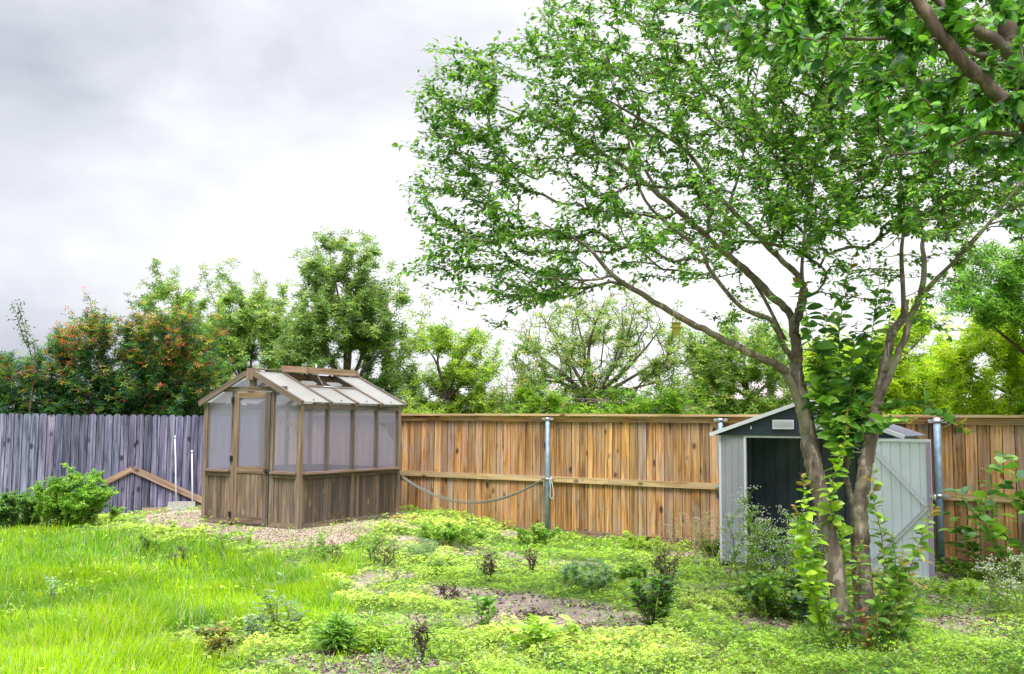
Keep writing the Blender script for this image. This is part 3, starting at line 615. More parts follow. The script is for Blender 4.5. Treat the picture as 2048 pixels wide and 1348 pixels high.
# roof: rafters, panels, ridge
slope = math.atan2(RZ-EV, HALF)
def slopept(side, d, b, up=0):       # side -1: right slope (towards a=0), d = distance down from the ridge
    a_ = HALF+side*d*math.cos(slope); z_ = RZ+.045-d*math.sin(slope); n_ = (side*math.sin(slope), math.cos(slope)); return G(a_+n_[0]*up, b, z_+n_[1]*up)
LS = HALF/math.cos(slope)+.05
bcut = [-.045, GL*.25-.01, GL*.5, GL*.75+.01, GL+.045]
for side in (-1, 1):
    nv = nrm(slopept(side, .5, 0, 1)-slopept(side, .5, 0, 0))
    for k, b_ in enumerate(bcut):
        mb = MB(); v = random.uniform(.9, 1.15); hh = .078 if k in (0, 4) else .07
        mb.beam(slopept(side, .03 if k else .085, b_, .005), slopept(side, LS+.02, b_, .005), .042, hh, up=nv, col=(v*.75, v*.76, v*.8)); mb.build('rafter', M_ghwood, gh)
    for k in range(4):
        d0 = .03 if (side == 1 or k in (0, 3)) else .56
        b0, b1 = bcut[k]+.0225, bcut[k+1]-.0225
        mb = MB(); pts = [slopept(side, d0, b0, .012), slopept(side, LS-.01, b0, .012), slopept(side, LS-.01, b1, .012), slopept(side, d0, b1, .012)]; mb.slab(pts, nv*.008); mb.build('roof_panel', M_roofpane, gh)
    for k in range(4):
        mb = MB(); bm_ = (bcut[k]+bcut[k+1])/2; c_ = slopept(side, LS-.07, bm_, .024); mb.tube([c_, c_+nv*.008], .013, 8); mb.build('roof_screw', M_black, gh)
gpart('ridge_beam', [(HALF-.02, HALF+.02, .071, GL, RZ-.05, RZ+.045)], M_ghwood); 
gpart('ridge_cap', [(HALF-.05, HALF+.05, .072, GL+.06, RZ+.075, RZ+.095)], M_ghwood)
# opening trimmer and lifted vent over the middle two bays of the right slope
nv = nrm(slopept(-1, .5, 0, 1)-slopept(-1, .5, 0, 0))
mb = MB(); mb.beam(slopept(-1, .535, bcut[1]+.022, .005), slopept(-1, .535, bcut[3]-.022, .005), .05, .06, up=nv); mb.build('vent_trimmer', M_ghwood, gh)
hb_ = slopept(-1, -.02, 0, .07)[2]-GB
def VT(d, b, up=0): return G(HALF-.03-d*math.cos(R(-4)), b, hb_+.0+d*math.sin(R(-4))+up)
mb = MB(); b0, b1 = bcut[1]+.02, bcut[3]-.02
for A, B in ((VT(0, b0), VT(.50, b0)), (VT(0, b1), VT(.50, b1)), (VT(.02, b0+.03), VT(.02, b1-.03)), (VT(.48, b0+.03), VT(.48, b1-.03)), (VT(.02, (b0+b1)/2), VT(.46, (b0+b1)/2))): mb.beam(A, B, .05, .095, col=(.85, .8, .72))
vent = mb.build('roof_vent', M_timber, gh, 'brown framed roof vent propped open')
mb = MB(); mb.slab([VT(.03, b0+.03, .035), VT(.47, b0+.03, .035), VT(.47, b1-.03, .035), VT(.03, b1-.03, .035)], ZV*.006); mb.build('window_pane', M_roofpane, vent)
mb = MB(); bm_ = b0+.42; mb.tube([slopept(-1, .53, bm_, .03), VT(.30, bm_, -.03)], .009, 8); mb.tube([slopept(-1, .53, bm_, .03), slopept(-1, .60, bm_+.25, .05)], .009, 8); mb.tube([VT(.3, bm_, -.05), VT(.3, bm_, .10)], .011, 8); mb.build('opener_arm', M_clamp, vent)
# inner shelf brackets
for bb, aa in ((.10, .075), (GL-.12, .075)):
    mb = MB(); mb.slab([G(aa, bb, 1.52), G(aa+.30, bb, 1.52), G(aa+.30, bb, 1.48), G(aa+.16, bb, 1.43), G(aa+.06, bb, 1.30), G(aa, bb, 1.24)], V3(GV)*.03, (1.9, 1.6, 1.1)); mb.build('shelf_bracket', M_ghwood, gh)
mb = MB(); mb.box(P3(G(-.25, GL-.12, 0)[:2], float(gh_z(*G(-.25, GL-.12, 0)[:2]))+.02), (.42, .28, .05), GA, (1.2, .7, .6)); o = mb.build('wood_offcut', M_timber); props(o, 'flat reddish board lying by the back right corner of the greenhouse', 'board')

# ------------------------------------------------------------------ metal shed
sh = thing('metal_shed', 'low gabled metal shed, grey sides and black gable, standing open against the fence', 'shed', P3(S0+SD*SW/2-SN*SDp/2, 0))
SX, SY = V3(SD), V3(SN)                  # along the front, outward
def S(a, b, z): return P3(S0+SD*a-SN*b, z)   # b goes back
def sheet(name, A, B, z0, z1, nrm_, mat, parent, period=.13, dep=.012, label=None, ztop=None):
    A = np.array(A, float); B = np.array(B, float); Ln = np.linalg.norm(B-A); d = (B-A)/Ln; V = []; prof = [(0, 0), (.40, 0), (.46, 1), (.54, 1), (.60, 0)]
    xs_ = [0]; os_ = [0]; s = 0
    while s < Ln:
        for f, o_ in prof:
            x_ = s+f*period
            if 0 < x_ < Ln: xs_.append(x_); os_.append(o_*dep)
        s += period
    xs_.append(Ln); os_.append(0); mb = MB(); n_ = len(xs_); up = []
    for x_, o_ in zip(xs_, os_):
        p = A+d*x_+nrm_*o_; zt = z1 if ztop is None else ztop(x_)
        V.append((p[0], p[1], z0)); up.append((p[0], p[1], zt))
    th = -nrm_*.002; Vb = [tuple(np.array(v)+th) for v in V+up]
    mb.add(V+up+Vb, [(i, i+1, n_+i+1, n_+i) for i in range(n_-1)]+[(2*n_+i, 3*n_+i, 3*n_+i+1, 2*n_+i+1) for i in range(n_-1)]); return mb.build(name, mat, parent, label)
OP0, OP1 = .36, 1.85
sheet('front_panel', S(.03, 0, 0), S(OP0-.03, 0, 0), .03, SH-.03, SY, M_shedlight, sh, .09); sheet('front_panel', S(OP1+.03, 0, 0), S(SW-.03, 0, 0), .03, SH-.03, SY, M_shedlight, sh, .09)
def sbox(mb, a0, a1, b0, b1, z0, z1): mb.box(S((a0+a1)/2, (b0+b1)/2, (z0+z1)/2), (a1-a0, b1-b0, z1-z0), [SX, -SY, ZV])
for a0, a1, mt, nm in ((0, .03, M_trimw, 'corner_trim'), (SW-.03, SW, M_trimw, 'corner_trim'), (OP0-.03, OP0, M_trimw, 'door_post'), (OP1, OP1+.03, M_trimw, 'door_post')):
    mb = MB(); sbox(mb, a0, a1, -.014, .02, 0, SH-.03); mb.build(nm, mt, sh)
mb = MB(); sbox(mb, OP0, OP1, -.018, .02, SH-.055, SH-.03); mb.build('door_header', M_trimw, sh)
sheet('side_wall', S(0, SDp, 0), S(0, .02, 0), 0, SH-.02, -SX, M_shedlight, sh); sheet('side_wall', S(SW, .02, 0), S(SW, SDp, 0), 0, SH-.02, SX, M_shedlight, sh)
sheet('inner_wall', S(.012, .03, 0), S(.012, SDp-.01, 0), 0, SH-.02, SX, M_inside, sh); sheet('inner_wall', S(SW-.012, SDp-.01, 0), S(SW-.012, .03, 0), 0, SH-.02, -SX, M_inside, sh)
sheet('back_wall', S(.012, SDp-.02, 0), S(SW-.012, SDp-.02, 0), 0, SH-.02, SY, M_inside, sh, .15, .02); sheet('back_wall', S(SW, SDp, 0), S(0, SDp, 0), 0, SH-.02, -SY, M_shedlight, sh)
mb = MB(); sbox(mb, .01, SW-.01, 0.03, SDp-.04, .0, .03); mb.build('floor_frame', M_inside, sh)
RP = SH+.40; OV = .10
mb = MB(); mb.slab([S(-OV+.03, -.03, SH-.03), S(SW+OV-.03, -.03, SH-.03), S(SW+OV-.03, -.03, SH-.0), S(SW/2, -.03, RP-.02), S(-OV+.03, -.03, SH-.0)], -SY*.012); mb.build('gable', M_sheddark, sh)
mb = MB(); mb.slab([S(0, SDp-.03, SH-.03), S(SW, SDp-.03, SH-.03), S(SW/2, SDp-.03, RP-.03)], -SY*.01); mb.build('gable', M_sheddark, sh)
for sg in (0, 1):
    ea = -OV if sg == 0 else SW+OV; mb = MB(); m0, m1 = S(SW/2, 0, RP)-S(SW/2, 0, 0), None
    e1 = S(ea, -.07, SH-.015); r1 = S(SW/2, -.07, RP); r2 = S(SW/2, SDp+.03, RP); e2 = S(ea, SDp+.03, SH-.015)
    mb.slab([e1, r1, r2, e2] if sg == 0 else [r1, e1, e2, r2], ZV*.012)
    for k in range(1, 9):
        f = k/9; mb.beam(e1*(1-f)+e2*f+[0, 0, .014], r1*(1-f)+r2*f+[0, 0, .014], .02, .012)
    mb.build('roof_sheet', M_shedlight if sg else M_shedlight, sh)
    mb = MB(); mb.beam(e1+[0, 0, -.012]+SY*.004, r1+[0, 0, -.012]+SY*.004, .014, .045); mb.build('roof_edge', M_trimw, sh)
mb = MB(); mb.beam(S(SW/2, -.08, RP+.012), S(SW/2, SDp+.04, RP+.012), .10, .02); mb.build('ridge_cap', M_trimw, sh)
for a_ in (SW/2-.24, SW/2+.24):
    mb = MB(); sbox(mb, a_-.135, a_+.135, -.052, -.043, SH+.055, SH+.07)
    sbox(mb, a_-.135, a_+.135, -.052, -.043, SH+.155, SH+.17); sbox(mb, a_-.135, a_-.12, -.052, -.043, SH+.07, SH+.155); sbox(mb, a_+.12, a_+.135, -.052, -.043, SH+.07, SH+.155)
    for k in range(6): mb.beam(S(a_-.119, -.049, SH+.077+k*.0145), S(a_+.119, -.049, SH+.077+k*.0145), .010, .007, up=nrm(ZV+SY*.8))
    mb.build('louvre_vent', M_trimw, sh)
mb = MB(); sbox(mb, SW/2-.66, SW/2-.645, -.048, -.043, SH+.05, SH+.085); mb.build('sticker', M_trimw, sh)
# open door
Hd = S(OP1+.01, -.03, 0); De = P(1864, 1000, 11.42); De = np.array([De[0], De[1], 0]); dd = De-Hd; dd[2] = 0; dw = float(np.linalg.norm((De-Hd)[:2])); dd = nrm(dd); dn = np.array([dd[1], -dd[0], 0]); dn = dn if dn[1] < 0 else -dn
door = sheet('shed_door', Hd, Hd+dd*dw, .05, SH-.06, -dn, M_shedwhite, sh, .115, .012, 'pale shed door swung wide open, inner side with braces showing')
def D(s, z, o_=0): return Hd+dd*s+dn*o_+ZV*z
mb = MB()
mb.beam(D(0, SH-.06, .008), D(dw, SH-.06, .008), .025, .03); mb.beam(D(0, .05, .008), D(dw, .05, .008), .025, .03)
mb.beam(D(.012, .066, .008), D(.012, SH-.076, .008), .03, .025, up=dn); mb.build('door_frame', M_shedwhite, door)
mb = MB(); mb.beam(D(dw-.02, .066, .008), D(dw-.02, SH-.076, .008), .05, .03, up=dn); mb.build('door_edge', plain('lilac_edge', (.38, .30, .46), .4), door)
for A, B in ((D(.06, SH-.16, .018), D(dw-.05, .87, .018)), (D(dw-.05, .84, .018), D(.06, .18, .018))):
    mb = MB(); mb.beam(A, B, .012, .040, up=dn); mb.beam(A+dn*.007, B+dn*.007, .006, .014, up=dn); 
    mb = MB(); dr_ = nrm(B-A); wv_ = np.cross(dr_, dn); mb.beam(A, B, .040, .010, up=dn); mb.beam(A+wv_*.019+dn*.008, B+wv_*.019+dn*.008, .005, .012, up=dn); mb.build('brace', M_trimw, door)
mb = MB(); mb.beam(D(dw-.01, .98, .03), D(dw+.06, .96, .03), .02, .03); mb.tube([D(dw+.05, 1.0, .03), D(dw+.05, .93, .04)], .009, 8); mb.build('latch', M_clamp, door)

# ------------------------------------------------------------------ foliage templates
leaf4_v = [(0, 0, 0), (.5, .45, .10), (0, 1, -.12), (-.5, .45, .10), (0, .5, 0)]; leaf4_f = [(0, 1, 4), (0, 4, 3), (4, 1, 2), (4, 2, 3)]
leaf8_v = [(0, 0, 0), (.34, .22, .05), (.5, .5, .05), (.33, .8, -.03), (0, 1.0, -.16), (-.33, .8, -.03), (-.5, .5, .05), (-.34, .22, .05), (0, .25, 0), (0, .52, -.01), (0, .8, -.07)]
leaf8_f = [(0, 1, 8), (8, 1, 2, 9), (9, 2, 3, 10), (10, 3, 4), (0, 8, 7), (8, 9, 6, 7), (9, 10, 5, 6), (10, 4, 5)]
tuft_v = []; tuft_f = []
for k, (aa, tl_) in enumerate(((0, .2), (1.3, -.1), (2.6, .3), (3.9, 0), (5.2, .15))):
    ca, sa = math.cos(aa), math.sin(aa); b_ = len(tuft_v)
    for (x_, y_, z_) in ((0, .05, 0), (.16, .5, .06), (0, 1.0, -.1+tl_), (-.16, .5, .06)): tuft_v.append((x_*ca-y_*sa, x_*sa+y_*ca, z_+k*.05-.1))
    tuft_f.append((b_, b_+1, b_+2, b_+3))
def catmull(pts, n=6):
    pts = np.array(pts, float); out = []
    p = np.vstack([2*pts[0]-pts[1], pts, 2*pts[-1]-pts[-2]])
    for i in range(1, len(p)-2):
        for t_ in np.linspace(0, 1, n, endpoint=False):
            out.append(.5*((2*p[i])+(-p[i-1]+p[i+1])*t_+(2*p[i-1]-5*p[i]+4*p[i+1]-p[i+2])*t_**2+(-p[i-1]+3*p[i]-3*p[i+1]+p[i+2])*t_**3))
    out.append(pts[-1]); return np.array(out)
def limb(pts, n=6): return catmull([[*P(a, b, c), r] for a, b, c, r in pts], n)
def grow(limbs, attr, step=.16, rtip=.0022, powr=.45, bend=.35, wob=.25, origin=None, flat=0, rcap=.05):
    """nodes grown from the limbs to every attractor; returns node pos, parent, radius, first free index, attractor end nodes"""
    pos = []; par = []; fix = []
    for lb in limbs:
        for i, q_ in enumerate(lb): pos.append(q_[:3]); par.append(len(pos)-2 if i else -1); fix.append(q_[3])
    nf = len(pos); cap_ = nf+len(attr)*30; A = np.zeros((cap_, 3)); A[:nf] = pos; pr = np.full(cap_, -1); pr[:nf] = par; cnt = nf
    fixr = np.array(fix); usable = np.ones(cap_, bool)
    d0 = np.array([np.min(np.linalg.norm(A[:nf]-a_, axis=1)) for a_ in attr]); ends = []
    if origin is not None: d0 = d0*.35+np.linalg.norm(attr-origin, axis=1); RO = np.full(cap_, 0.); RO[:nf] = np.linalg.norm(A[:nf]-origin, axis=1)
    for k in np.argsort(d0):
        t_ = attr[k]; dv = A[:cnt]-t_; dist = np.linalg.norm(dv, axis=1)+.25*np.maximum(dv[:, 2], -.4)
        if flat: dist = dist+flat*np.abs(dv[:, 2])
        if origin is not None: dist = dist+1.1*np.maximum(RO[:cnt]-np.linalg.norm(t_-origin)+.12, 0)
        j = int(np.argmin(dist)); p = A[j].copy(); D_ = np.linalg.norm(t_-p)
        if D_ < .03: ends.append(j); continue
        m_ = max(2, min(28, int(D_/step))); d = nrm(t_-p)
        pd = nrm(A[j]-A[pr[j]]) if pr[j] >= 0 else d
        c1 = p+pd*D_*bend+rng.normal(0, wob*.3, 3)*D_*.3; c2 = t_-d*D_*.3+np.array([0, 0, .12])*D_
        prev = j
        for i in range(1, m_+1):
            u = i/m_; q_ = (1-u)**3*p+3*(1-u)**2*u*c1+3*(1-u)*u*u*c2+u**3*t_+rng.normal(0, .012, 3)*min(1, D_)
            A[cnt] = q_; pr[cnt] = prev; prev = cnt
            if origin is not None: RO[cnt] = np.linalg.norm(q_-origin)
            cnt += 1
            if cnt >= cap_-1: break
        ends.append(prev)
    A = A[:cnt]; pr = pr[:cnt]; load = np.zeros(cnt)
    for e_ in ends: load[e_] += 1
    for i in range(cnt-1, nf-1, -1): load[pr[i]] += load[i] if pr[i] >= nf else 0
    rad = np.minimum(rtip*np.maximum(load, 1)**powr, rcap)
    return A, pr, rad, nf, np.array(ends)
def twig_mesh(A, pr, rad, nf, mat, parent, name='branches', sides=4):
    i = np.arange(nf, len(A)); j = pr[i]; p0 = A[j]; p1 = A[i]; r1 = rad[i]; r0 = np.where(j >= nf, rad[j], rad[i]*1.1); r0 = np.minimum(r0, r1*1.35)
    d = nrm(p1-p0); ref = np.where(np.abs(d[:, 2:3]) < .9, np.array([[0, 0, 1.]]), np.array([[1., 0, 0]])); x = nrm(np.cross(d, ref)); y = np.cross(d, x)
    V = []
    for pp, rr_ in ((p0-d*.4*r1[:, None], r0), (p1+d*.4*r1[:, None], r1)):
        for s in range(sides):
            a_ = 2*math.pi*s/sides; V.append(pp+(x*math.cos(a_)+y*math.sin(a_))*rr_[:, None])
    V = np.stack(V, 1).reshape(-1, 3)-WL[parent.name]; k = 2*sides
    f = np.concatenate([[s, (s+1) % sides, sides+(s+1) % sides, sides+s] for s in range(sides)])
    me = npmesh(name, V, (f[None]+(np.arange(len(i))*k)[:, None]).ravel(), np.full(len(i)*sides, 4), np.ones((len(V), 3)), smooth=True)
    o = link(name, me, mat, parent); o['kind'] = 'stuff'; return o
def leaves_on(A, pr, ends, nf, per, span, L0, L1, wr, colf, mat, parent, tmpl='4', droop=.2, name='crown', side=.9, rnd_up=.45, off=0.):
    pts = []; dirs = []
    for e_ in ends:
        chain = [e_]; ln_ = 0
        while pr[chain[-1]] >= nf and ln_ < span: ln_ += np.linalg.norm(A[chain[-1]]-A[pr[chain[-1]]]); chain.append(pr[chain[-1]])
        C_ = A[chain]; 
        if len(C_) < 2: C_ = np.vstack([C_, C_[0]-[0, 0, .05]])
        u = rng.random(per)**1.2*(len(C_)-1.001); i = u.astype(int); f = (u-i)[:, None]
        pts.append(C_[i]*(1-f)+C_[i+1]*f); dirs.append(nrm(C_[i]-C_[i+1]))
    pts = np.vstack(pts); dirs = np.vstack(dirs); n = len(pts)
    sd_ = nrm(np.cross(dirs, np.array([0, 0, 1.]))+rng.normal(0, .35, (n, 3))); sd_ *= np.where(rng.random(n) < .5, 1, -1)[:, None]
    d = nrm(dirs*.6+sd_*side+np.stack([np.zeros(n), np.zeros(n), -droop*np.ones(n)], -1)+rng.normal(0, .22, (n, 3)))
    up = nrm(np.stack([rng.normal(0, rnd_up, n), rng.normal(0, rnd_up, n), np.ones(n)], -1))
    s = rng.uniform(L0, L1, n); fr = frames(d, up); pts = pts+rng.normal(0, off, (n, 3)) if off else pts
    T = {'4': (leaf4_v, leaf4_f), '8': (leaf8_v, leaf8_f), 't': (tuft_v, tuft_f)}[tmpl]
    w_ = s if tmpl == 't' else s*wr*rng.uniform(.8, 1.2, n)
    return scatter(name, T[0], T[1], pts, fr, np.stack([w_, s, s], -1), colf(pts, n), mat, parent, smooth=(tmpl == '8'))
def palette(*cols, wts=None, v=.35):
    cols = np.array(cols)
    def f(pts, n):
        i = rng.choice(len(cols), n, p=wts); cl = vn(pts[:, 0]+pts[:, 1]*.7, pts[:, 2]+pts[:, 1]*.3, 1.6, 51)
        return cols[i]*((1-v)+2*v*rng.random(n))[:, None]*(.82+.36*cl)[:, None]
    return f
def inside_px(poly, n, yf, seed=0):
    poly = np.array(poly, float); x0, y0 = poly.min(0); x1, y1 = poly.max(0); out = []
    while len(out) < n:
        x = rng.uniform(x0, x1, 4*n); y = rng.uniform(y0, y1, 4*n); ok = inpoly(x, y, poly)
        for a_, b_ in zip(x[ok], y[ok]): out.append(P(a_, b_, yf(a_, b_)))
    return np.array(out[:n])

# ------------------------------------------------------------------ crape myrtle
TY = 8.45
base = P(1712, 1268, TY); bz = float(gh_z(base[0], base[1]))
ct = thing('crape_myrtle_tree', 'spreading multi-stemmed tree with peeling pinkish bark in front of the metal shed', 'tree', (base[0], base[1], bz))
t1 = limb([(1690, 1278, 8.45, .10), (1684, 1230, 8.45, .088), (1664, 1100, 8.5, .084), (1640, 985, 8.55, .082), (1621, 900, 8.6, .083), (1606, 810, 8.6, .073), (1594, 745, 8.6, .062), (1593, 690, 8.6, .055), (1588, 655, 8.6, .048), (1603, 610, 8.6, .046), (1608, 575, 8.6, .040)])
t2 = limb([(1738, 1292, 8.35, .10), (1737, 1240, 8.35, .078), (1726, 1120, 8.35, .072), (1722, 1010, 8.35, .072), (1731, 930, 8.35, .068), (1746, 860, 8.35, .064), (1755, 805, 8.35, .055), (1764, 750, 8.35, .044), (1776, 700, 8.35, .043), (1784, 665, 8.38, .042), (1806, 635, 8.4, .040), (1812, 600, 8.4, .03)])
t3 = limb([(1716, 1270, 8.6, .045), (1712, 1180, 8.6, .033), (1708, 1080, 8.6, .031), (1706, 1010, 8.6, .029), (1692, 950, 8.6, .028), (1694, 880, 8.6, .026), (1700, 850, 8.6, .020)])
subs = [limb(q_) for q_ in (
    [(1610, 850, 8.6, .05), (1592, 790, 8.55, .045), (1570, 745, 8.5, .045), (1550, 729, 8.45, .042), (1512, 712, 8.4, .038), (1420, 665, 8.3, .034), (1350, 628, 8.2, .031), (1285, 590, 8.1, .028), (1225, 550, 8.0, .022), (1170, 490, 7.9, .014), (1090, 450, 7.8, .008)],
    [(1592, 700, 8.6, .038), (1580, 630, 8.7, .04), (1543, 592, 8.75, .040), (1497, 546, 8.8, .038), (1445, 502, 8.8, .034), (1400, 460, 8.8, .030), (1320, 390, 8.8, .027), (1250, 335, 8.8, .022), (1130, 265, 8.7, .015), (1000, 212, 8.6, .008)],
    [(1594, 730, 8.6, .03), (1567, 690, 8.5, .028), (1543, 642, 8.4, .026), (1481, 613, 8.3, .022), (1420, 540, 8.2, .02), (1400, 500, 8.15, .018), (1290, 400, 8.0, .014), (1250, 250, 7.9, .01)],
    [(1608, 575, 8.6, .036), (1590, 545, 8.6, .032), (1558, 515, 8.6, .028), (1500, 455, 8.6, .026), (1440, 395, 8.6, .024), (1380, 310, 8.5, .02), (1300, 250, 8.4, .016), (1180, 180, 8.3, .008)],
    [(1606, 585, 8.6, .03), (1604, 530, 8.7, .018), (1614, 430, 8.8, .014), (1640, 300, 9, .010), (1660, 150, 9.2, .007)],
    [(1445, 502, 8.8, .018), (1452, 430, 8.9, .016), (1480, 340, 9, .014), (1500, 220, 9.1, .010), (1520, 120, 9.2, .006)],
    [(1320, 390, 8.8, .018), (1270, 300, 8.9, .015), (1235, 200, 9, .010), (1200, 90, 9.1, .006)],
    [(1752, 812, 8.35, .04), (1766, 780, 8.3, .036), (1782, 745, 8.28, .036), (1806, 684, 8.25, .034), (1822, 635, 8.25, .034), (1840, 592, 8.25, .032), (1849, 530, 8.25, .026), (1846, 480, 8.3, .02), (1880, 440, 8.4, .016), (1900, 300, 8.6, .010)],
    [(1842, 590, 8.25, .02), (1870, 560, 8.1, .02), (1926, 506, 7.9, .018), (1975, 450, 7.7, .016), (2048, 360, 7.5, .013), (2150, 250, 7.3, .009)],
    [(1808, 625, 8.4, .028), (1806, 577, 8.5, .024), (1803, 500, 8.6, .02), (1810, 420, 8.7, .014), (1790, 300, 8.9, .01)],
    [(1840, 600, 8.25, .016), (1900, 530, 8.5, .014), (1985, 440, 8.8, .012), (2060, 400, 9, .009)],
    [(1497, 546, 8.8, .02), (1530, 600, 8.9, .018), (1570, 680, 8.8, .02)],
    [(1225, 550, 8.0, .014), (1180, 560, 7.8, .01), (1080, 555, 7.6, .006)])]
def trunk_mesh(lb, sides=14, name='trunk', mat=None, parent=None, amp=.10):
    pts = lb[:, :3].copy(); r = lb[:, 3].copy(); n = len(r); r = r*(1+amp*(rng.random(n)-.5)); pts += rng.normal(0, .004, pts.shape)*(r[:, None] > .02)
    mb = MB(); mb.tube(pts, r, sides); return mb
for lb in (t1, t2, t3): lb[:, 3] *= .86
for lb in subs: lb[:, 3] *= .84
for lb in (t1, t2, t3): trunk_mesh(catmull(lb, 2)).build('trunk', M_bark, ct)
for lb in subs: trunk_mesh(lb, 10).build('limb', M_bark, ct)
CROWN = [(805, 540), (850, 470), (822, 440), (805, 365), (845, 330), (815, 290), (850, 270), (812, 190), (860, 150), (850, 95), (960, 95), (1040, 70), (1090, 10), (1130, -60), (1200, -160), (1500, -190), (2000, -190), (2250, -100), (2250, 350), (2200, 520), (2048, 470), (1990, 420), (1930, 500), (1850, 480), (1800, 460), (1740, 455), (1660, 480), (1600, 520), (1530, 480), (1470, 500), (1400, 560), (1300, 560), (1250, 590), (1180, 560), (1100, 600), (1040, 625), (990, 605), (930, 590), (880, 565)]
def cy(a_, b_): 
    e_ = max(.25, min(1, (a_-780)/500)); return TY+.05+rng.uniform(-1.5, 1.5)*e_ + (a_ > 1400)*rng.uniform(0, .8)
att = inside_px(CROWN, 6200, cy)
keep = (vn(att[:, 0]*1.0, att[:, 2]*1.0, 3.4, 61) > .22); att = att[keep]
tips = np.array([P(a+rng.uniform(-8, 8), b, 8.2+rng.uniform(-.6, .6)) for a, b in ((802, 372), (812, 362), (808, 290), (815, 185), (825, 195), (855, 95), (870, 88), (822, 438), (818, 405), (800, 540), (815, 548), (790, 535), (850, 490), (905, 75), (1000, 70), (1060, 30), (1075, 20), (880, 590), (940, 610), (960, 640), (1010, 650), (840, 330), (845, 150))]); more = inside_px([(1560, 0), (2200, 0), (2200, 330), (1990, 400), (1900, 470), (1780, 440), (1640, 460), (1540, 440), (1480, 300)], 1300, lambda a, b: TY+rng.uniform(-1.2, 2.0)); att = np.vstack([att, tips, more])
low = inside_px([(1400, 560), (1480, 520), (1560, 600), (1520, 700), (1460, 660)], 10, cy)
low2 = inside_px([(1600, 500), (1960, 480), (2000, 560), (1880, 640), (1700, 640), (1640, 560)], 75, cy)
low3 = np.array([P(a_, b_, 8.3) for a_, b_ in ((1560, 690), (1500, 690), (1530, 650), (1440, 640), (1470, 590), (1890, 650), (1900, 680), (1940, 660), (1400, 620), (1860, 650), (960, 630), (1000, 650), (830, 545), (900, 600), (1150, 590))])
att = np.vstack([att, low, low2, low3])
A_, pr_, rd_, nf_, en_ = grow([t1, t2]+subs, att, .13, .0017, .42, origin=P(1640, 640, 8.5), flat=.9, rcap=.012)
twig_mesh(A_, pr_, rd_, nf_, M_barkthin, ct)
pal = palette((.13, .29, .04), (.07, .18, .04), (.20, .39, .05), (.06, .16, .06), (.32, .50, .09), wts=[.34, .24, .24, .10, .08])
leaves_on(A_, pr_, en_, nf_, 13, .38, .042, .074, .50, pal, M_leaf, ct, '4', .15, off=.02)
# fruit clusters
ep = A_[en_]; sel = ep[(ep[:, 0] > (1330-1024)/2000*TY) & (ep[:, 2] > P(1500, 330, TY)[2])]; sel = sel[rng.choice(len(sel), min(60, len(sel)), replace=False)]
bp = np.vstack([s_+rng.normal(0, .03, (7, 3)) for s_ in sel]); bn = len(bp)
sc.cycles.max_bounces = 8
o = scatter('seed_pods', [(1, 0, 0), (-1, 0, 0), (0, 1, 0), (0, -1, 0), (0, 0, 1), (0, 0, -1)], oct_f, bp, rnd_frames(bn), rng.uniform(.006, .009, (bn, 1)).repeat(3, 1), np.tile([.05, .02, .04], (bn, 1)), M_peb, ct, smooth=True); o['kind'] = 'stuff'
# leafy shoots from the base and the fork
def shoot(pts, leaf, colf, name='shoot', r=.006, parent=None, dens=.027, wr=.5, ang=.9, upb=.35):
    lb = catmull([P(*p) for p in pts], 8); mb = MB(); m_ = len(lb); mb.tube(lb, np.linspace(r, r*.35, m_), 6)
    st_ = mb.build(name, colf[1], parent); seg = np.linalg.norm(np.diff(lb, axis=0), axis=1); cum = np.concatenate([[0], np.cumsum(seg)]); T_ = cum[-1]
    s = np.arange(T_*.06, T_, dens); pp = np.stack([np.interp(s, cum, lb[:, k]) for k in range(3)], -1); dd_ = nrm(np.gradient(pp, axis=0)) if len(pp) > 1 else np.array([[0, 0, 1.]])
    PP = np.repeat(pp, 2, 0); DD = np.repeat(dd_, 2, 0); n = len(PP); a_ = np.repeat(np.arange(len(pp))*1.9+rng.random()*6, 2)+np.tile([0, math.pi], len(pp))+rng.normal(0, .4, n)
    h_ = np.stack([np.cos(a_), np.sin(a_)*.9, np.zeros(n)], -1); d = nrm(h_*ang+DD*upb*rng.uniform(-.6, 1.8, (n, 1))+rng.normal(0, .2, (n, 3))); up = nrm(DD*.8+rng.normal(0, .38, (n, 3)))
    sz = leaf*1.12*rng.uniform(.5, 1.2, n)*np.interp(np.repeat(s, 2)/T_, [0, .75, 1], [1, .95, .45])
    cc = colf[0](PP, n); tip = (np.repeat(s, 2)/T_ > .9)[:, None]; cc = np.where(tip & (rng.random(n) < .5)[:, None], np.array([.36, .26, .05]), cc)
    scatter('leaves', leaf8_v, leaf8_f, PP, frames(d, up), np.stack([sz*wr*rng.uniform(.85, 1.15, n), sz, sz], -1), cc, M_shoot, st_, smooth=True); return st_
M_stemg = plain('green_stem', (.20, .24, .06), .6); M_stemr = plain('red_stem', (.30, .16, .08), .6)
bright = palette((.30, .50, .03), (.20, .42, .03), (.40, .56, .06), v=.2); deep = palette((.12, .28, .05), (.16, .36, .05), (.07, .19, .06), (.26, .46, .06), v=.3); olive = palette((.17, .32, .05), (.25, .40, .06), (.10, .22, .045), (.28, .20, .08), wts=[.4, .27, .25, .08], v=.25)
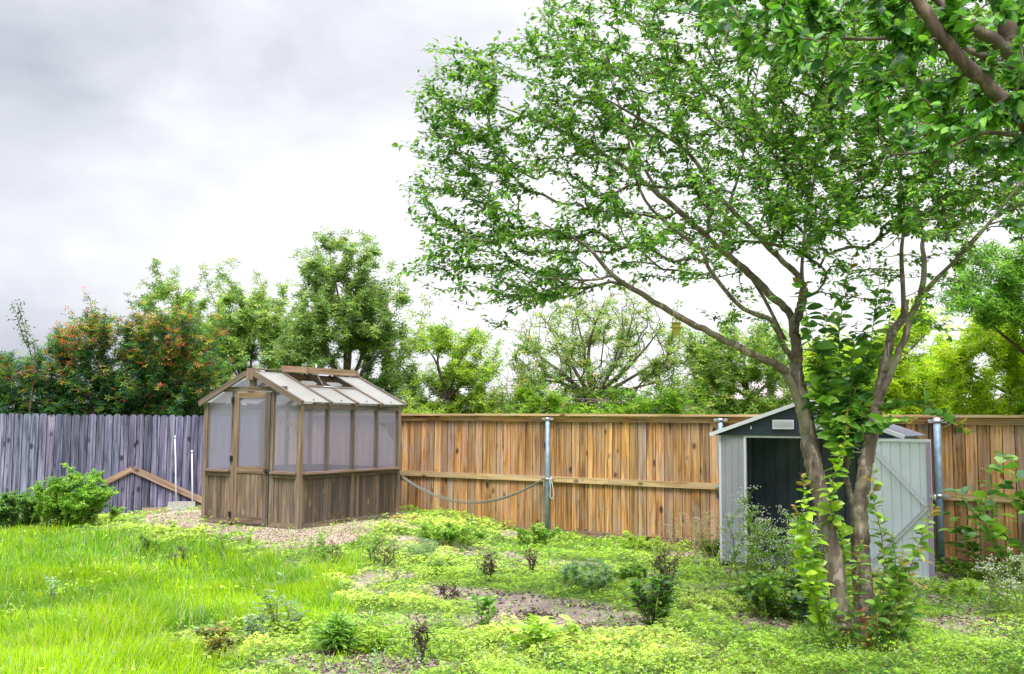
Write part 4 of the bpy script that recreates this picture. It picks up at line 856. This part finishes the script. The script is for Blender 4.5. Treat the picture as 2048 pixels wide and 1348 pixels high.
for pts, lf, cf in (
    ([(1655, 1272, 8.2), (1634, 1160, 8.2), (1618, 1060, 8.2), (1606, 950, 8.2)], .125, (bright, M_stemg)),
    ([(1668, 1268, 8.8), (1690, 1120, 8.8), (1660, 1000, 8.3), (1688, 890, 8.2), (1696, 815, 8.2)], .11, (bright, M_stemg)),
    ([(1640, 1262, 8.3), (1628, 1170, 8.3), (1612, 1060, 8.3)], .11, (bright, M_stemg)),
    ([(1702, 1290, 8.0), (1706, 1200, 8.0), (1724, 1080, 8.05)], .115, (olive, M_stemr)),
    ([(1755, 1292, 8.1), (1768, 1180, 8.1), (1764, 1080, 8.15), (1748, 1000, 8.2), (1746, 930, 8.2)], .115, (olive, M_stemr)),
    ([(1775, 1296, 8.1), (1800, 1200, 8.1), (1830, 1110, 8.1), (1852, 1050, 8.1), (1870, 1008, 8.1)], .13, (olive, M_stemr)),
    ([(1765, 1296, 8.0), (1785, 1200, 8.0), (1808, 1100, 8.0)], .12, (olive, M_stemr)),
    ([(1745, 1300, 7.95), (1755, 1240, 7.95), (1760, 1180, 7.95)], .11, (olive, M_stemr)),
    ([(1725, 1300, 7.95), (1738, 1260, 7.95), (1716, 1215, 7.95)], .07, (palette((.40, .13, .05), (.30, .20, .06)), M_stemr)),
    ([(1685, 1290, 8.0), (1670, 1240, 8.0), (1655, 1200, 8.0)], .10, (olive, M_stemg)),
    ([(1790, 1292, 8.2), (1820, 1240, 8.2), (1832, 1200, 8.2)], .10, (deep, M_stemr)),
    ([(1694, 880, 8.6), (1665, 790, 8.5), (1632, 700, 8.45), (1615, 640, 8.4), (1604, 555, 8.4)], .155, (deep, M_stemg)),
    ([(1696, 870, 8.6), (1705, 800, 8.5), (1738, 700, 8.5), (1750, 620, 8.5), (1762, 540, 8.5)], .135, (deep, M_stemg)),
    ([(1694, 870, 8.6), (1684, 760, 8.7), (1678, 660, 8.7), (1694, 580, 8.7), (1705, 510, 8.7)], .135, (deep, M_stemg)),
    ([(1700, 870, 8.6), (1745, 822, 8.4), (1800, 806, 8.3), (1860, 815, 8.2), (1935, 862, 8.1)], .14, (palette((.09, .22, .03), (.06, .16, .03), (.16, .32, .04)), M_stemg)),
    ([(1700, 868, 8.6), (1722, 780, 8.6), (1732, 690, 8.6)], .14, (deep, M_stemg)),
    ([(1696, 880, 8.6), (1745, 850, 8.2), (1825, 838, 8.0)], .13, (deep, M_stemg)),
    ([(1690, 880, 8.6), (1655, 850, 8.5), (1640, 810, 8.5), (1650, 740, 8.5)], .14, (deep, M_stemg)),
    ([(1700, 930, 8.6), (1690, 880, 8.5), (1710, 830, 8.4), (1780, 760, 8.4)], .13, (deep, M_stemg)),
    ([(1698, 900, 8.5), (1670, 870, 8.45), (1630, 700, 8.6)], .13, (deep, M_stemg)), ([(1700, 890, 8.5), (1715, 800, 8.5), (1790, 640, 8.6)], .13, (deep, M_stemg)),
    ([(1696, 900, 8.5), (1660, 830, 8.5), (1640, 760, 8.5), (1655, 620, 8.6)], .15, (deep, M_stemg)), ([(1650, 1270, 8.25), (1630, 1200, 8.2), (1600, 1110, 8.2), (1592, 1010, 8.2)], .12, (bright, M_stemg)),
    ([(1780, 1290, 8.1), (1810, 1230, 8.1), (1850, 1170, 8.1)], .11, (olive, M_stemr)),
    ([(1770, 1280, 8.2), (1790, 1150, 8.2), (1785, 1060, 8.2)], .12, (olive, M_stemg)), ([(1700, 880, 8.5), (1700, 760, 8.5), (1715, 640, 8.5)], .14, (deep, M_stemg))):
    shoot(pts, lf, cf, parent=ct)
# ------------------------------------------------------------------ hanging feeder
bp_ = P(1353, 640, 8.2); top = P(1353, 629, 8.2); fx, fy, fz = P(1353, 658, 8.2)
fd = thing('hanging_feeder', 'small yellow green lantern-shaped feeder hanging under the long left limb', 'bird feeder', (fx, fy, fz-.07))
mb = MB(); mb.tube([(fx, fy, fz+.06), tuple(top)], .0015, 5); mb.build('wire', M_black, fd)
def sq(mb, lv):
    V = []; 
    for hw, z in lv: V += [(fx-hw, fy-hw, fz+z), (fx+hw, fy-hw, fz+z), (fx+hw, fy+hw, fz+z), (fx-hw, fy+hw, fz+z)]
    fs = [(i*4+k, i*4+(k+1) % 4, i*4+4+(k+1) % 4, i*4+4+k) for i in range(len(lv)-1) for k in range(4)]+[(3, 2, 1, 0), tuple(len(V)-4+k for k in range(4))]; mb.add(V, fs)
mb = MB(); sq(mb, [(.014, .058), (.038, .053), (.036, .045), (.028, .043), (.028, .018)]); mb.build('roof', M_yellow, fd)
mb = MB(); sq(mb, [(.048, .016), (.048, .008)]); mb.build('tray', M_yellow, fd)
mb = MB(); sq(mb, [(.032, .006), (.026, -.02), (.010, -.058)]); mb.build('funnel', plain('yellow_body', (.48, .42, .08), .4), fd)

# ------------------------------------------------------------------ near tree at the upper right
nb = thing('overhanging_tree', 'near tree whose brown limbs and large dark leaves overhang the upper right corner', 'tree', (3.6, 4.6, 0.0))
def W(x, y, z, r): return [x, y, z, r]
tk = catmull([W(3.6, 4.6, -.1, .13), W(3.58, 4.6, 1.0, .11), W(3.5, 4.55, 2.0, .10), W(3.35, 4.5, 2.8, .085)], 6)
def lim2(pts): return limb(pts)
l1 = catmull([W(3.5, 4.55, 2.0, .05)]+[[*P(a, b, c), r] for a, b, c, r in ((2180, 400, 4.5, .045), (2048, 242, 4.4, .032), (1975, 170, 4.4, .031), (1900, 95, 4.4, .030), (1835, 0, 4.4, .028), (1790, -80, 4.4, .026))], 6)
l2 = catmull([W(3.35, 4.5, 2.8, .08)]+[[*P(a, b, c), r] for a, b, c, r in ((2250, 250, 4.9, .05), (2048, 125, 4.9, .045), (1985, 78, 4.9, .034), (1930, 45, 4.9, .026), (1860, -10, 5.0, .02), (1780, -90, 5, .012))], 6)
l3 = catmull([[*P(a, b, c), r] for a, b, c, r in ((2030, 110, 4.9, .05), (2012, 50, 4.9, .045), (1990, -20, 4.9, .04), (1960, -120, 5, .03))], 6)
l4 = catmull([[*P(a, b, c), r] for a, b, c, r in ((2200, 290, 4.7, .02), (2036, 271, 4.7, .012), (1960, 268, 4.8, .009), (1880, 300, 4.9, .006), (1780, 310, 5, .004))], 6)
l5 = catmull([[*P(a, b, c), r] for a, b, c, r in ((2048, 150, 4.9, .026), (1960, 110, 5.0, .018), (1860, 75, 5.1, .014), (1720, 78, 5.2, .009), (1560, 70, 5.3, .005), (1440, 60, 5.4, .003))], 6)
trunk_mesh(tk, 14).build('trunk', M_barknear, nb)
for lb in (l1, l2, l3, l4, l5): trunk_mesh(lb, 12).build('limb', M_barknear, nb)
a1 = inside_px([(1420, -120), (2300, -120), (2300, 420), (2100, 500), (2040, 460), (2045, 330), (1960, 260), (1880, 320), (1780, 260), (1650, 170), (1540, 120), (1430, 60)], 400, lambda a, b: rng.uniform(4.1, 5.6))
a2 = np.array([P(a, b, rng.uniform(4.2, 5)) for a, b in ((1780, 180), (1830, 150), (1800, 210), (1850, 200), (1900, 290), (1860, 250), (1960, 300), (2020, 350), (2030, 440), (2040, 480), (1990, 300), (1340, 20), (1400, 50), (1480, 90))])
A2, pr2, rd2, nf2, en2 = grow([l1, l2, l3, l4, l5], np.vstack([a1, a2]), .10, .0022, .45)
twig_mesh(A2, pr2, rd2, nf2, M_barkthin, nb, sides=5)
leaves_on(A2, pr2, en2, nf2, 18, .30, .050, .086, .55, palette((.07, .20, .035), (.04, .12, .05), (.12, .31, .035), (.20, .42, .05), wts=[.30, .22, .26, .22], v=.25), M_leaf_near, nb, '8', .35)
sel = A2[en2]; sel = sel[rng.choice(len(sel), 40, replace=False)]; bp = np.vstack([s_+rng.normal(0, .022, (6, 3)) for s_ in sel]); bn = len(bp)
o = scatter('seed_pods', [(1, 0, 0), (-1, 0, 0), (0, 1, 0), (0, -1, 0), (0, 0, 1), (0, 0, -1)], oct_f, bp, rnd_frames(bn), rng.uniform(.0055, .008, (bn, 1)).repeat(3, 1), np.tile([.04, .015, .04], (bn, 1)), M_peb, nb, smooth=True); o['kind'] = 'stuff'

# ------------------------------------------------------------------ trees beyond the fences
def bgtree(name, label, poly, Y, dY, n, per, L0, L1, colf, tx, forks, cat='tree', span=.9, clump=.33, r0=.12, tmpl='t', group='trees beyond the fences', bare=0, seedn=71, nsc=1.0):
    b0_ = P(tx, 830, Y); t_ = thing(name, label, cat, (b0_[0], Y, 0), group)
    cx = np.mean([p[0] for p in poly]); lbs = []; crown_top = min(p[1] for p in poly)
    mid = P(tx, 800, Y); tr = catmull([[b0_[0], Y, -.1, r0], [b0_[0]+.05, Y, 1.0, r0*.8], [*mid, r0*.7]], 5); trunk_mesh(tr, 10).build('trunk', M_barkfar, t_); lbs.append(tr)
    for fx_, fy_ in forks:
        e_ = P(fx_, fy_, Y+rng.uniform(-dY, dY)*.4); m_ = (mid+e_)/2+rng.normal(0, .12, 3)+[0, 0, .1]; l_ = catmull([[*mid, r0*.32], [*m_, r0*.20], [*e_, r0*.05]], 6); trunk_mesh(l_, 8).build('limb', M_barkfar, t_); lbs.append(l_)
    n = int(n*1.5); L0 *= .86; L1 *= .86; clump -= .04
    att = inside_px(poly, n, lambda a, b: Y+rng.uniform(-dY, dY)); cen = att.mean(0); out_ = nrm(att-cen)+[0, 0, .35]; att = att+out_*(np.minimum(rng.exponential(.012, (len(att), 1)), .022)*Y*(rng.random((len(att), 1)) < (.12 if 'shrub' in name else .35)))*(att[:, 2:3] > 2); k = vn(att[:, 0]*1.0+att[:, 1], att[:, 2]*1.2, nsc, seedn) > clump; att = att[k]
    OG = mid-[0, 0, .3]; A, pr, rd, nf, en = grow(lbs, att, .35, .0045*Y/24, .42, origin=OG)
    if bare:
        bt = inside_px(poly, bare, lambda a, b: Y+rng.uniform(-dY, dY)); bt[:, 2] += .25; A, pr, rd, nf, en0 = grow(lbs, np.vstack([att, bt]), .35, .0055*Y/24, .42, origin=OG); ev = A[en0]; dm = np.array([np.min(np.linalg.norm(att-q_, axis=1)) for q_ in ev]); en = en0[dm < .05]
    twig_mesh(A, pr, rd, nf, M_barkfar, t_)
    leaves_on(A, pr, en, nf, per, span, L0, L1, .5, colf, M_leaf_far, t_, tmpl, .1, off=.07)
    return t_
def redpal(pts, n):
    c = palette((.04, .12, .05), (.06, .17, .04), (.03, .09, .07), (.16, .28, .05), wts=[.30, .3, .18, .22], v=.35)(pts, n)
    u = rng.random(n); zf = sst(pts[:, 2], 2.0, 3.6)*.40+.07; k = vn(pts[:, 0], pts[:, 2], 5.5, 77) > .42
    rd = np.array([(.55, .16, .09), (.50, .27, .08), (.42, .42, .06), (.65, .10, .20)])[rng.choice(4, n, p=[.28, .30, .37, .05])]
    return np.where(((u < zf) & k)[:, None], rd*(.7+.5*rng.random(n))[:, None], c)
bgtree('red_tip_shrub', 'big dark shrub with orange and red new leaves behind the grey picket fence', [(-80, 860), (-80, 720), (0, 700), (40, 725), (95, 670), (130, 640), (200, 625), (240, 640), (290, 605), (330, 630), (375, 625), (430, 690), (460, 730), (470, 860)], 20.8, .9, 900, 19, .07, .115, redpal, 240,
       [(60, 720), (130, 660), (210, 640), (290, 620), (350, 650), (420, 700), (0, 740)], 'shrub', span=.6, clump=.12, r0=.09)
gA = palette((.20, .33, .075), (.13, .25, .07), (.31, .44, .10), (.42, .46, .12), wts=[.35, .3, .25, .1], v=.3); gB = palette((.24, .37, .10), (.15, .27, .08), (.36, .47, .14), v=.3); gY = palette((.42, .58, .03), (.30, .50, .03), (.55, .64, .07), v=.25); gD = palette((.10, .25, .04), (.15, .33, .05), (.24, .44, .06), v=.25)
bgtree('leafy_tree', 'round light green tree directly behind the red-tipped shrub', [(260, 860), (270, 640), (285, 590), (330, 578), (360, 590), (400, 580), (430, 640), (450, 720), (480, 860)], 29, 1.5, 420, 22, .12, .19, gB, 350, [(300, 620), (350, 600), (410, 620), (380, 680)])
bgtree('leafy_tree', 'soft green tree between the red-tipped shrub and the tallest tree', [(400, 860), (420, 640), (430, 580), (480, 572), (500, 590), (530, 575), (575, 610), (610, 680), (620, 860)], 27, 1.5, 450, 22, .11, .18, gB, 500, [(440, 620), (490, 600), (540, 610), (580, 680), (460, 700)])
bgtree('leafy_tree', 'tallest green tree, rising behind the greenhouse roof', [(540, 860), (560, 660), (600, 640), (590, 560), (620, 520), (650, 500), (690, 520), (722, 500), (750, 530), (745, 560), (790, 570), (820, 600), (780, 640), (820, 680), (830, 720), (850, 860)], 24, 1.6, 820, 24, .10, .165, palette((.22, .34, .10), (.14, .25, .08), (.34, .45, .14), (.08, .16, .07), wts=[.36, .28, .24, .12], v=.3), 690, [(620, 560), (660, 520), (720, 510), (780, 600), (600, 660), (800, 680), (690, 620)], clump=.40, r0=.18)
bgtree('leafy_tree', 'bright green forked tree just right of the greenhouse roof', [(810, 860), (820, 700), (850, 650), (890, 640), (920, 690), (945, 660), (960, 645), (1000, 700), (990, 760), (1010, 860)], 22, 1.1, 300, 20, .09, .15, palette((.27, .42, .06), (.17, .30, .05), (.40, .52, .09), v=.3), 895, [(850, 690), (890, 670), (955, 680), (970, 740), (840, 760)], clump=.36)
bgtree('sparse_tree', 'half bare twiggy tree fanning out beyond the middle of the brown fence', [(1000, 850), (1010, 700), (1060, 640), (1120, 610), (1200, 590), (1280, 610), (1340, 640), (1390, 700), (1400, 760), (1400, 850)], 22, 1.6, 230, 17, .08, .14, palette((.22, .34, .09), (.13, .24, .07), (.34, .45, .12), (.48, .44, .14), wts=[.35, .3, .25, .1], v=.25), 1185, [(1040, 690), (1090, 640), (1150, 620), (1210, 600), (1270, 620), (1320, 660), (1370, 690), (1060, 760), (1330, 760)], clump=.36, bare=420, r0=.16)
bgtree('leafy_tree', 'low yellow green bushy growth at the foot of the half bare tree', [(1000, 860), (1010, 780), (1080, 770), (1150, 790), (1250, 780), (1330, 770), (1420, 790), (1420, 860)], 20.5, .8, 150, 18, .09, .14, palette((.30, .45, .05), (.20, .38, .04), (.12, .26, .04), v=.25), 1210, [(1060, 800), (1150, 800), (1260, 800), (1340, 800)], clump=.38, r0=.06)
bgtree('leafy_tree', 'open green tree seen between the left limb and the shed roof', [(1370, 860), (1370, 720), (1350, 650), (1400, 640), (1450, 620), (1510, 640), (1570, 660), (1600, 700), (1620, 860)], 24, 1.3, 300, 21, .10, .16, gA, 1500, [(1400, 680), (1450, 650), (1510, 660), (1570, 700), (1420, 750)], clump=.34)
bgtree('leafy_tree', 'glowing yellow green tree behind the two main trunks', [(1600, 860), (1610, 700), (1650, 660), (1720, 690), (1790, 660), (1830, 620), (1880, 640), (1900, 690), (1900, 860)], 19, 1.2, 420, 20, .09, .15, gY, 1740, [(1650, 700), (1720, 720), (1800, 680), (1860, 660), (1880, 740)], clump=.25)
bgtree('leafy_tree', 'yellow green tree at the right edge beyond the brown fence', [(1860, 860), (1870, 700), (1920, 690), (1970, 610), (2040, 600), (2150, 600), (2250, 700), (2250, 860)], 17.5, 1.2, 420, 20, .085, .145, gY, 2050, [(1900, 720), (1960, 680), (2030, 640), (2120, 640), (2180, 720)], clump=.25)
bgtree('leafy_tree', 'mid green tree above the yellow green one at the right edge', [(1880, 620), (1920, 560), (1930, 500), (1990, 490), (2050, 470), (2200, 470), (2250, 640), (2100, 700), (2030, 640), (1950, 640)], 15.5, 1.0, 230, 19, .08, .13, gD, 2160, [(1920, 580), (1980, 530), (2060, 500), (2150, 520), (2020, 610)], clump=.25)
# stray upright twigs of a sapling at the far left
sp = thing('sapling', 'thin upright sapling poking above the shrub at the far left', 'sapling', (P(40, 800, 19.9)[0], 19.9, 0), None)
lb = catmull([[P(44, 800, 19.9)[0], 19.9, 0, .02], [*P(70, 720, 19.9), .012], [*P(48, 680, 19.9), .008], [*P(28, 612, 19.9), .004]], 6); lb2 = catmull([[*P(62, 710, 19.9), .01], [*P(50, 660, 19.9), .006], [*P(34, 605, 19.9), .003]], 6)
mb = MB(); mb.tube(lb[:, :3], lb[:, 3], 6); mb.tube(lb2[:, :3], lb2[:, 3], 6); mb.build('stem', M_barkfar, sp)
pp = np.vstack([lb[8:, :3], lb2[2:, :3]]).repeat(9, 0)+rng.normal(0, .05, (9*(len(lb)-8+len(lb2)-2), 3)); nn = len(pp)
scatter('leaves', leaf4_v, leaf4_f, pp, rnd_frames(nn), np.tile([.03, .075, .075], (nn, 1)), palette((.09, .17, .06), (.06, .12, .05))(pp, nn), M_leaf_far, sp)
# ------------------------------------------------------------------ far houses
def house(label, px0, px1, ytop, yeave, Y, wallc, roofc):
    a_, b_ = P(px0, 830, Y), P(px1, 830, Y); ze = P((px0+px1)/2, yeave, Y)[2]; zt = P((px0+px1)/2, ytop, Y)[2]
    h_ = thing('house', label, 'house', ((a_[0]+b_[0])/2, Y+3, 0), 'houses beyond the trees'); x0, x1 = a_[0], b_[0]
    mb = MB(); mb.box(((x0+x1)/2, Y+3.5, ze/2), (x1-x0, 7, ze)); mb.build('wall', plain('house_wall', wallc, .9, nscale=2, namt=.1), h_)
    mb = MB(); y0, y1, ym = Y-.4, Y+7.4, Y+3.5; o_ = .4
    V = [(x0-o_, y0, ze), (x1+o_, y0, ze), (x1+o_, y1, ze), (x0-o_, y1, ze), (x0+2.2, ym, zt), (x1-2.2, ym, zt)]
    mb.add([(a, b, c+.01) for a, b, c in V], [(0, 1, 5, 4), (1, 2, 5), (2, 3, 4, 5), (3, 0, 4), (3, 2, 1, 0)]); mb.build('roof', plain('house_roof', roofc, .9, nscale=5, namt=.25), h_)
    for f in (.25, .7):
        xw = x0+(x1-x0)*f; mb = MB(); mb.box((xw, Y-.02, 1.8), (1.3, .06, 1.2)); mb.build('window', plain('house_glass', (.05, .06, .08), .1), h_)
house('pale house with greyish pink roof seen through the open green tree', 1385, 1640, 752, 800, 46, (.55, .48, .44), (.30, .24, .25))
house('house with low grey roof seen through the half bare tree', 930, 1180, 762, 806, 58, (.45, .42, .40), (.22, .20, .21))

# ------------------------------------------------------------------ weeds and bushes
def weed(label, px, py, hpx, spread, nst, leaf, colf, name='weed', cat='weed', group=None, lper=16, wr=.4, flowers=0, dry=0, branch=5, tmpl='8', stem=None, fcol=None, fr_r=.006, lean=None, rs=.45):
    if tmpl == 't': lper = int(lper*1.15); leaf = leaf*.62; rs = .8
    b_ = onground(px, py); H = hpx*b_[1]/2000; S_ = spread*b_[1]/2000/2
    t_ = thing(name, label, cat, tuple(b_), group); st = stem or M_stemg; mb = MB(); LP = []; LD_ = []; FP_ = []
    for i in range(nst):
        a_ = rng.random()*6.28; r_ = S_*math.sqrt(rng.random()); tipz = H*(rng.uniform(.8, 1.03) if i < max(2, nst*.5) else rng.uniform(.35, .9)); rs_ = rs*rng.uniform(.1, 1.3); tip = b_+np.array([r_*math.cos(a_), r_*math.sin(a_)*.8, tipz*(1-.3*(r_/max(S_, 1e-3))**2)])
        if lean is not None: tip[:2] += np.array(lean)*tipz
        root = b_+np.array([(tip[0]-b_[0])*rs_, (tip[1]-b_[1])*rs_, 0])+np.array([rng.normal(0, .1), rng.normal(0, .1), 0])*S_; mid = (root+tip)/2+np.array([rng.normal(0, .13), rng.normal(0, .13), rng.uniform(-.05, .15)])*H
        c_ = catmull([root-[0, 0, .02], mid, tip], 7); mb.tube(c_, np.linspace(.0042, .0016, len(c_))*(1+H), 5, cap=False); paths = [c_]
        for k in range(branch):
            u = rng.integers(4, len(c_)-1); p_ = c_[u]; an = rng.random()*6.28; bl = H*rng.uniform(.12, .30); q_ = p_+np.array([math.cos(an)*.8, math.sin(an)*.7, .65])*bl; bb_ = catmull([p_, (p_+q_)/2+[0, 0, .02*bl], q_], 3); mb.tube(bb_, .0016, 4, cap=False); paths.append(bb_)
        for c2 in paths:
            m_ = max(2, int(lper*(1 if c2 is c_ else .45))); u = rng.random(m_)*(len(c2)-1.01); ii = u.astype(int); f = (u-ii)[:, None]; LP.append(c2[ii]*(1-f)+c2[ii+1]*f); LD_.append(nrm(c2[ii+1]-c2[ii])); FP_.append(c2[-1])
    mb.build('stem', st, t_); LP = np.vstack(LP); LD_ = np.vstack(LD_); n = len(LP); a_ = rng.random(n)*6.28; h_ = np.stack([np.cos(a_), np.sin(a_), np.zeros(n)], -1)
    d = nrm(h_*.95+LD_*.45+rng.normal(0, .15, (n, 3))); up = nrm(np.array([0, 0, 1.])+rng.normal(0, .35, (n, 3))); s = leaf*rng.uniform(.6, 1.2, n)
    T = {'8': (leaf8_v, leaf8_f), '4': (leaf4_v, leaf4_f), 't': (tuft_v, tuft_f)}[tmpl]; w_ = s if tmpl == 't' else s*wr
    scatter('leaves', T[0], T[1], LP, frames(d, up), np.stack([w_, s, s], -1), colf(LP, n), M_shoot if tmpl == '8' else M_cover, t_, smooth=tmpl == '8')
    FP_ = np.array(FP_)
    if flowers:
        q_ = np.repeat(FP_, flowers, 0)+rng.normal(0, 1, (len(FP_)*flowers, 3))*np.array([.028, .028, .014])*(1 if H > .3 else .6); m_ = len(q_)
        o_ = scatter('flowers', [(1, 0, 0), (-1, 0, 0), (0, 1, 0), (0, -1, 0), (0, 0, 1), (0, 0, -1)], oct_f, q_, rnd_frames(m_), np.full((m_, 3), fr_r), np.tile(fcol or [.75, .75, .68], (m_, 1)), M_peb, t_, smooth=True); o_['kind'] = 'stuff'
    if dry:
        q_ = np.vstack([FP_.repeat(dry, 0)+rng.normal(0, .02, (len(FP_)*dry, 3)), LP+rng.normal(0, .01, LP.shape)]); m_ = len(q_)
        scatter('seed_heads', oct_v, oct_f, q_, rnd_frames(m_), rng.uniform(.004, .012, (m_, 3)), np.tile([.12, .075, .07], (m_, 1))*(.5+1.2*rng.random((m_, 1))), M_peb, t_)['kind'] = 'stuff'
    return t_
fern = palette((.22, .42, .05), (.15, .32, .05), (.34, .54, .08), (.08, .20, .05), wts=[.35, .25, .25, .15], v=.25)
ferd = palette((.11, .24, .06), (.17, .34, .07), (.06, .15, .05), (.26, .42, .10), v=.25)
silv = palette((.24, .36, .22), (.16, .28, .14), (.34, .44, .32), v=.2); dryc = palette((.12, .10, .07), (.16, .20, .08), (.06, .045, .04), v=.3)
lime = palette((.38, .55, .06), (.28, .48, .06), (.46, .60, .12), v=.2); midg = palette((.18, .36, .05), (.26, .46, .07), (.12, .28, .05), v=.25); blu = palette((.24, .42, .24), (.18, .34, .16), (.34, .50, .28), v=.2)
weed('dense dark green ferny bush at the far left edge by the grey fence', 40, 1056, 75, 150, 34, .10, ferd, 'bush', 'bush', 'ferny bushes by the grey fence', 26, tmpl='t')
weed('taller light green ferny bush left of the slanted boards', 150, 1056, 118, 165, 46, .105, fern, 'bush', 'bush', 'ferny bushes by the grey fence', 28, tmpl='t')
tw = 'weeds sprouting between greenhouse and camera'
for a in (('thin leafy weed growing from the gravel below the greenhouse door', 457, 1084, 66, 30, 4, .05, midg), ('small pale weed in the gravel right of the greenhouse door', 500, 1078, 42, 22, 3, .045, lime),
          ('bushy weed at the gravel edge below the two white pipes', 292, 1082, 42, 46, 9, .05, midg), ('tall bushy weed in front of the greenhouse near corner', 648, 1108, 74, 46, 8, .055, fern),
          ('tall narrow weed in front of the greenhouse right side', 753, 1084, 62, 26, 6, .05, midg), ('tiny weed by the edge of the gravel left of the greenhouse', 345, 1062, 24, 30, 4, .04, lime)):
    weed(*a, group=tw, lper=12)
td = 'dried dark weeds on the bare ground'
for a in (('dried dark stalk below the greenhouse right side', 765, 1135, 60, 50, 5, .04, dryc), ('small blackish dried weed left of the greyish bare patch', 668, 1112, 40, 40, 5, .035, dryc),
          ('blackish dried weed clump in the middle of the yard', 976, 1162, 62, 44, 8, .04, dryc), ('brown dried weed right of the middle clump near the fence pole', 1062, 1146, 52, 46, 6, .035, dryc),
          ('tall dark dried weed behind the big leafy weed', 1338, 1172, 84, 50, 9, .045, dryc), ('dark dried stalk in the lower middle foreground', 838, 1318, 78, 26, 5, .05, dryc),
          ('low dark dried weed at the front edge of the greyish bare patch', 1075, 1262, 44, 60, 9, .04, dryc), ('short dried weed under the grey fence side gravel', 362, 1098, 40, 20, 3, .035, dryc), ('dried weed remains right of the low blue weed', 905, 1200, 34, 70, 6, .035, dryc)):
    weed(*a, group=td, lper=7, tmpl='4', dry=3, stem=M_dry)
tg = 'green weeds on the clover-covered ground'
for a, k in ((('blue green feathery grass clump below the greenhouse right corner', 842, 1122, 44, 84, 26, .07, blu), dict(wr=.12, lper=8)), (('wide bushy bluish weed in the middle of the clover', 1180, 1180, 62, 110, 26, .06, blu), dict(tmpl='t', lper=9)),
    (('low ferny green patch against the fence right of the greenhouse', 890, 1078, 44, 150, 34, .07, fern), dict(tmpl='t', lper=9)), (('ferny green weeds at the foot of the first fence pole', 1085, 1092, 46, 110, 22, .07, fern), dict(tmpl='t', lper=9)),
    (('low green weeds at the fence foot midway to the shed', 1270, 1105, 40, 110, 20, .065, lime), dict(tmpl='t', lper=8)), (('umbrella-shaped weed on bare soil in the middle foreground', 958, 1250, 68, 80, 5, .10, midg), dict(branch=2, lper=10)),
    (('bright green broad-leaved weed in the front centre', 1092, 1302, 72, 120, 16, .115, lime), dict(branch=1, lper=10)), (('big leafy green weed at the right end of the greyish bare patch', 1310, 1256, 116, 80, 16, .085, palette((.10, .26, .03), (.20, .42, .04), (.06, .14, .05))), dict(lper=14, dry=1)),
    (('spreading yellow green leafed weed beside the big leafy weed', 1385, 1232, 26, 70, 8, .09, lime), dict(branch=0, lper=9)), (('silvery leafed spindly weed at the edge of the tall grass', 565, 1262, 106, 80, 9, .055, silv), dict(lper=10)),
    (('small silvery weed left of the spindly silvery one', 505, 1285, 56, 60, 8, .05, silv), dict(lper=9)), (('reddish weed with yellow leaf tips in the lower left', 430, 1316, 70, 60, 7, .06, palette((.35, .30, .05), (.20, .12, .06), (.16, .28, .06))), dict(stem=M_stemr)),
    (('grassy green weed in the lower left of centre', 672, 1305, 60, 70, 12, .12, midg), dict(wr=.14)), (('upright grassy tuft beside the lower bare soil', 745, 1300, 66, 80, 22, .13, lime), dict(wr=.09, branch=0)),
    (('small weed with seed spikes at the lower left grass edge', 100, 1210, 70, 20, 2, .04, blu), dict(flowers=2)), (('small green weed on the clover left of the middle dried clump', 880, 1148, 30, 60, 10, .05, midg), dict()),
    (('leafy green weed beside the flowering weeds, left of the shed', 1432, 1115, 40, 80, 14, .07, midg), dict(tmpl='t')), (('feathery weed in the clover right of centre', 1262, 1165, 40, 70, 14, .05, fern), dict(tmpl='t'))):
    weed(*a, group=tg, **k)
tf_ = 'white-flowered weeds around the shed'
for a in (('tall white-flowered weed in front of the left shed wall', 1490, 1190, 195, 110, 11, .07, fern), ('white-flowered weed in front of the open shed doorway', 1570, 1180, 165, 130, 11, .07, fern), ('bushy white-flowered weed close to the left trunk', 1625, 1150, 120, 90, 8, .065, fern)):
    weed(*a, group=tf_, tmpl='t', lper=9, branch=8, flowers=8, fr_r=.007)
weed('pale dry flowering weed against the fence left of the shed', 1400, 1125, 120, 150, 12, .04, palette((.34, .36, .14), (.26, .30, .12)), group=tf_, tmpl='t', lper=5, branch=8, flowers=7, fcol=[.55, .42, .26], stem=plain('straw_stem', (.42, .34, .18), .8))
weed('leafy light green undergrowth left of the tree base', 1560, 1232, 95, 190, 30, .085, palette((.22, .40, .04), (.14, .30, .04), (.10, .20, .14), wts=[.5, .38, .12], v=.2), 'undergrowth', 'undergrowth', lper=13, branch=3, wr=.6)
weed('bluish leafed undergrowth touching the left trunk foot', 1625, 1240, 60, 90, 14, .08, palette((.10, .20, .15), (.12, .28, .05)), 'undergrowth', 'undergrowth', lper=10, branch=2, wr=.6)
weed('large-leaved mulberry-like sapling at the right edge', 2045, 1165, 285, 250, 11, .17, palette((.13, .32, .04), (.24, .44, .05), (.07, .20, .05), v=.2), 'sapling', 'sapling', lper=13, branch=4, wr=.72)
weed('whitish flowering weed at the right edge below the sapling', 2040, 1235, 130, 100, 12, .05, palette((.34, .42, .2), (.2, .32, .1)), group=tf_, tmpl='t', lper=8, branch=6, flowers=6, fr_r=.007)
weed('low yellow green weeds right of the shed door', 1925, 1200, 40, 90, 14, .06, lime, group=tg, tmpl='t', lper=8)
weed('small ferny weed at the foot of the pole beside the shed door', 1910, 1142, 30, 60, 10, .05, fern, group=tg, tmpl='t', lper=8)
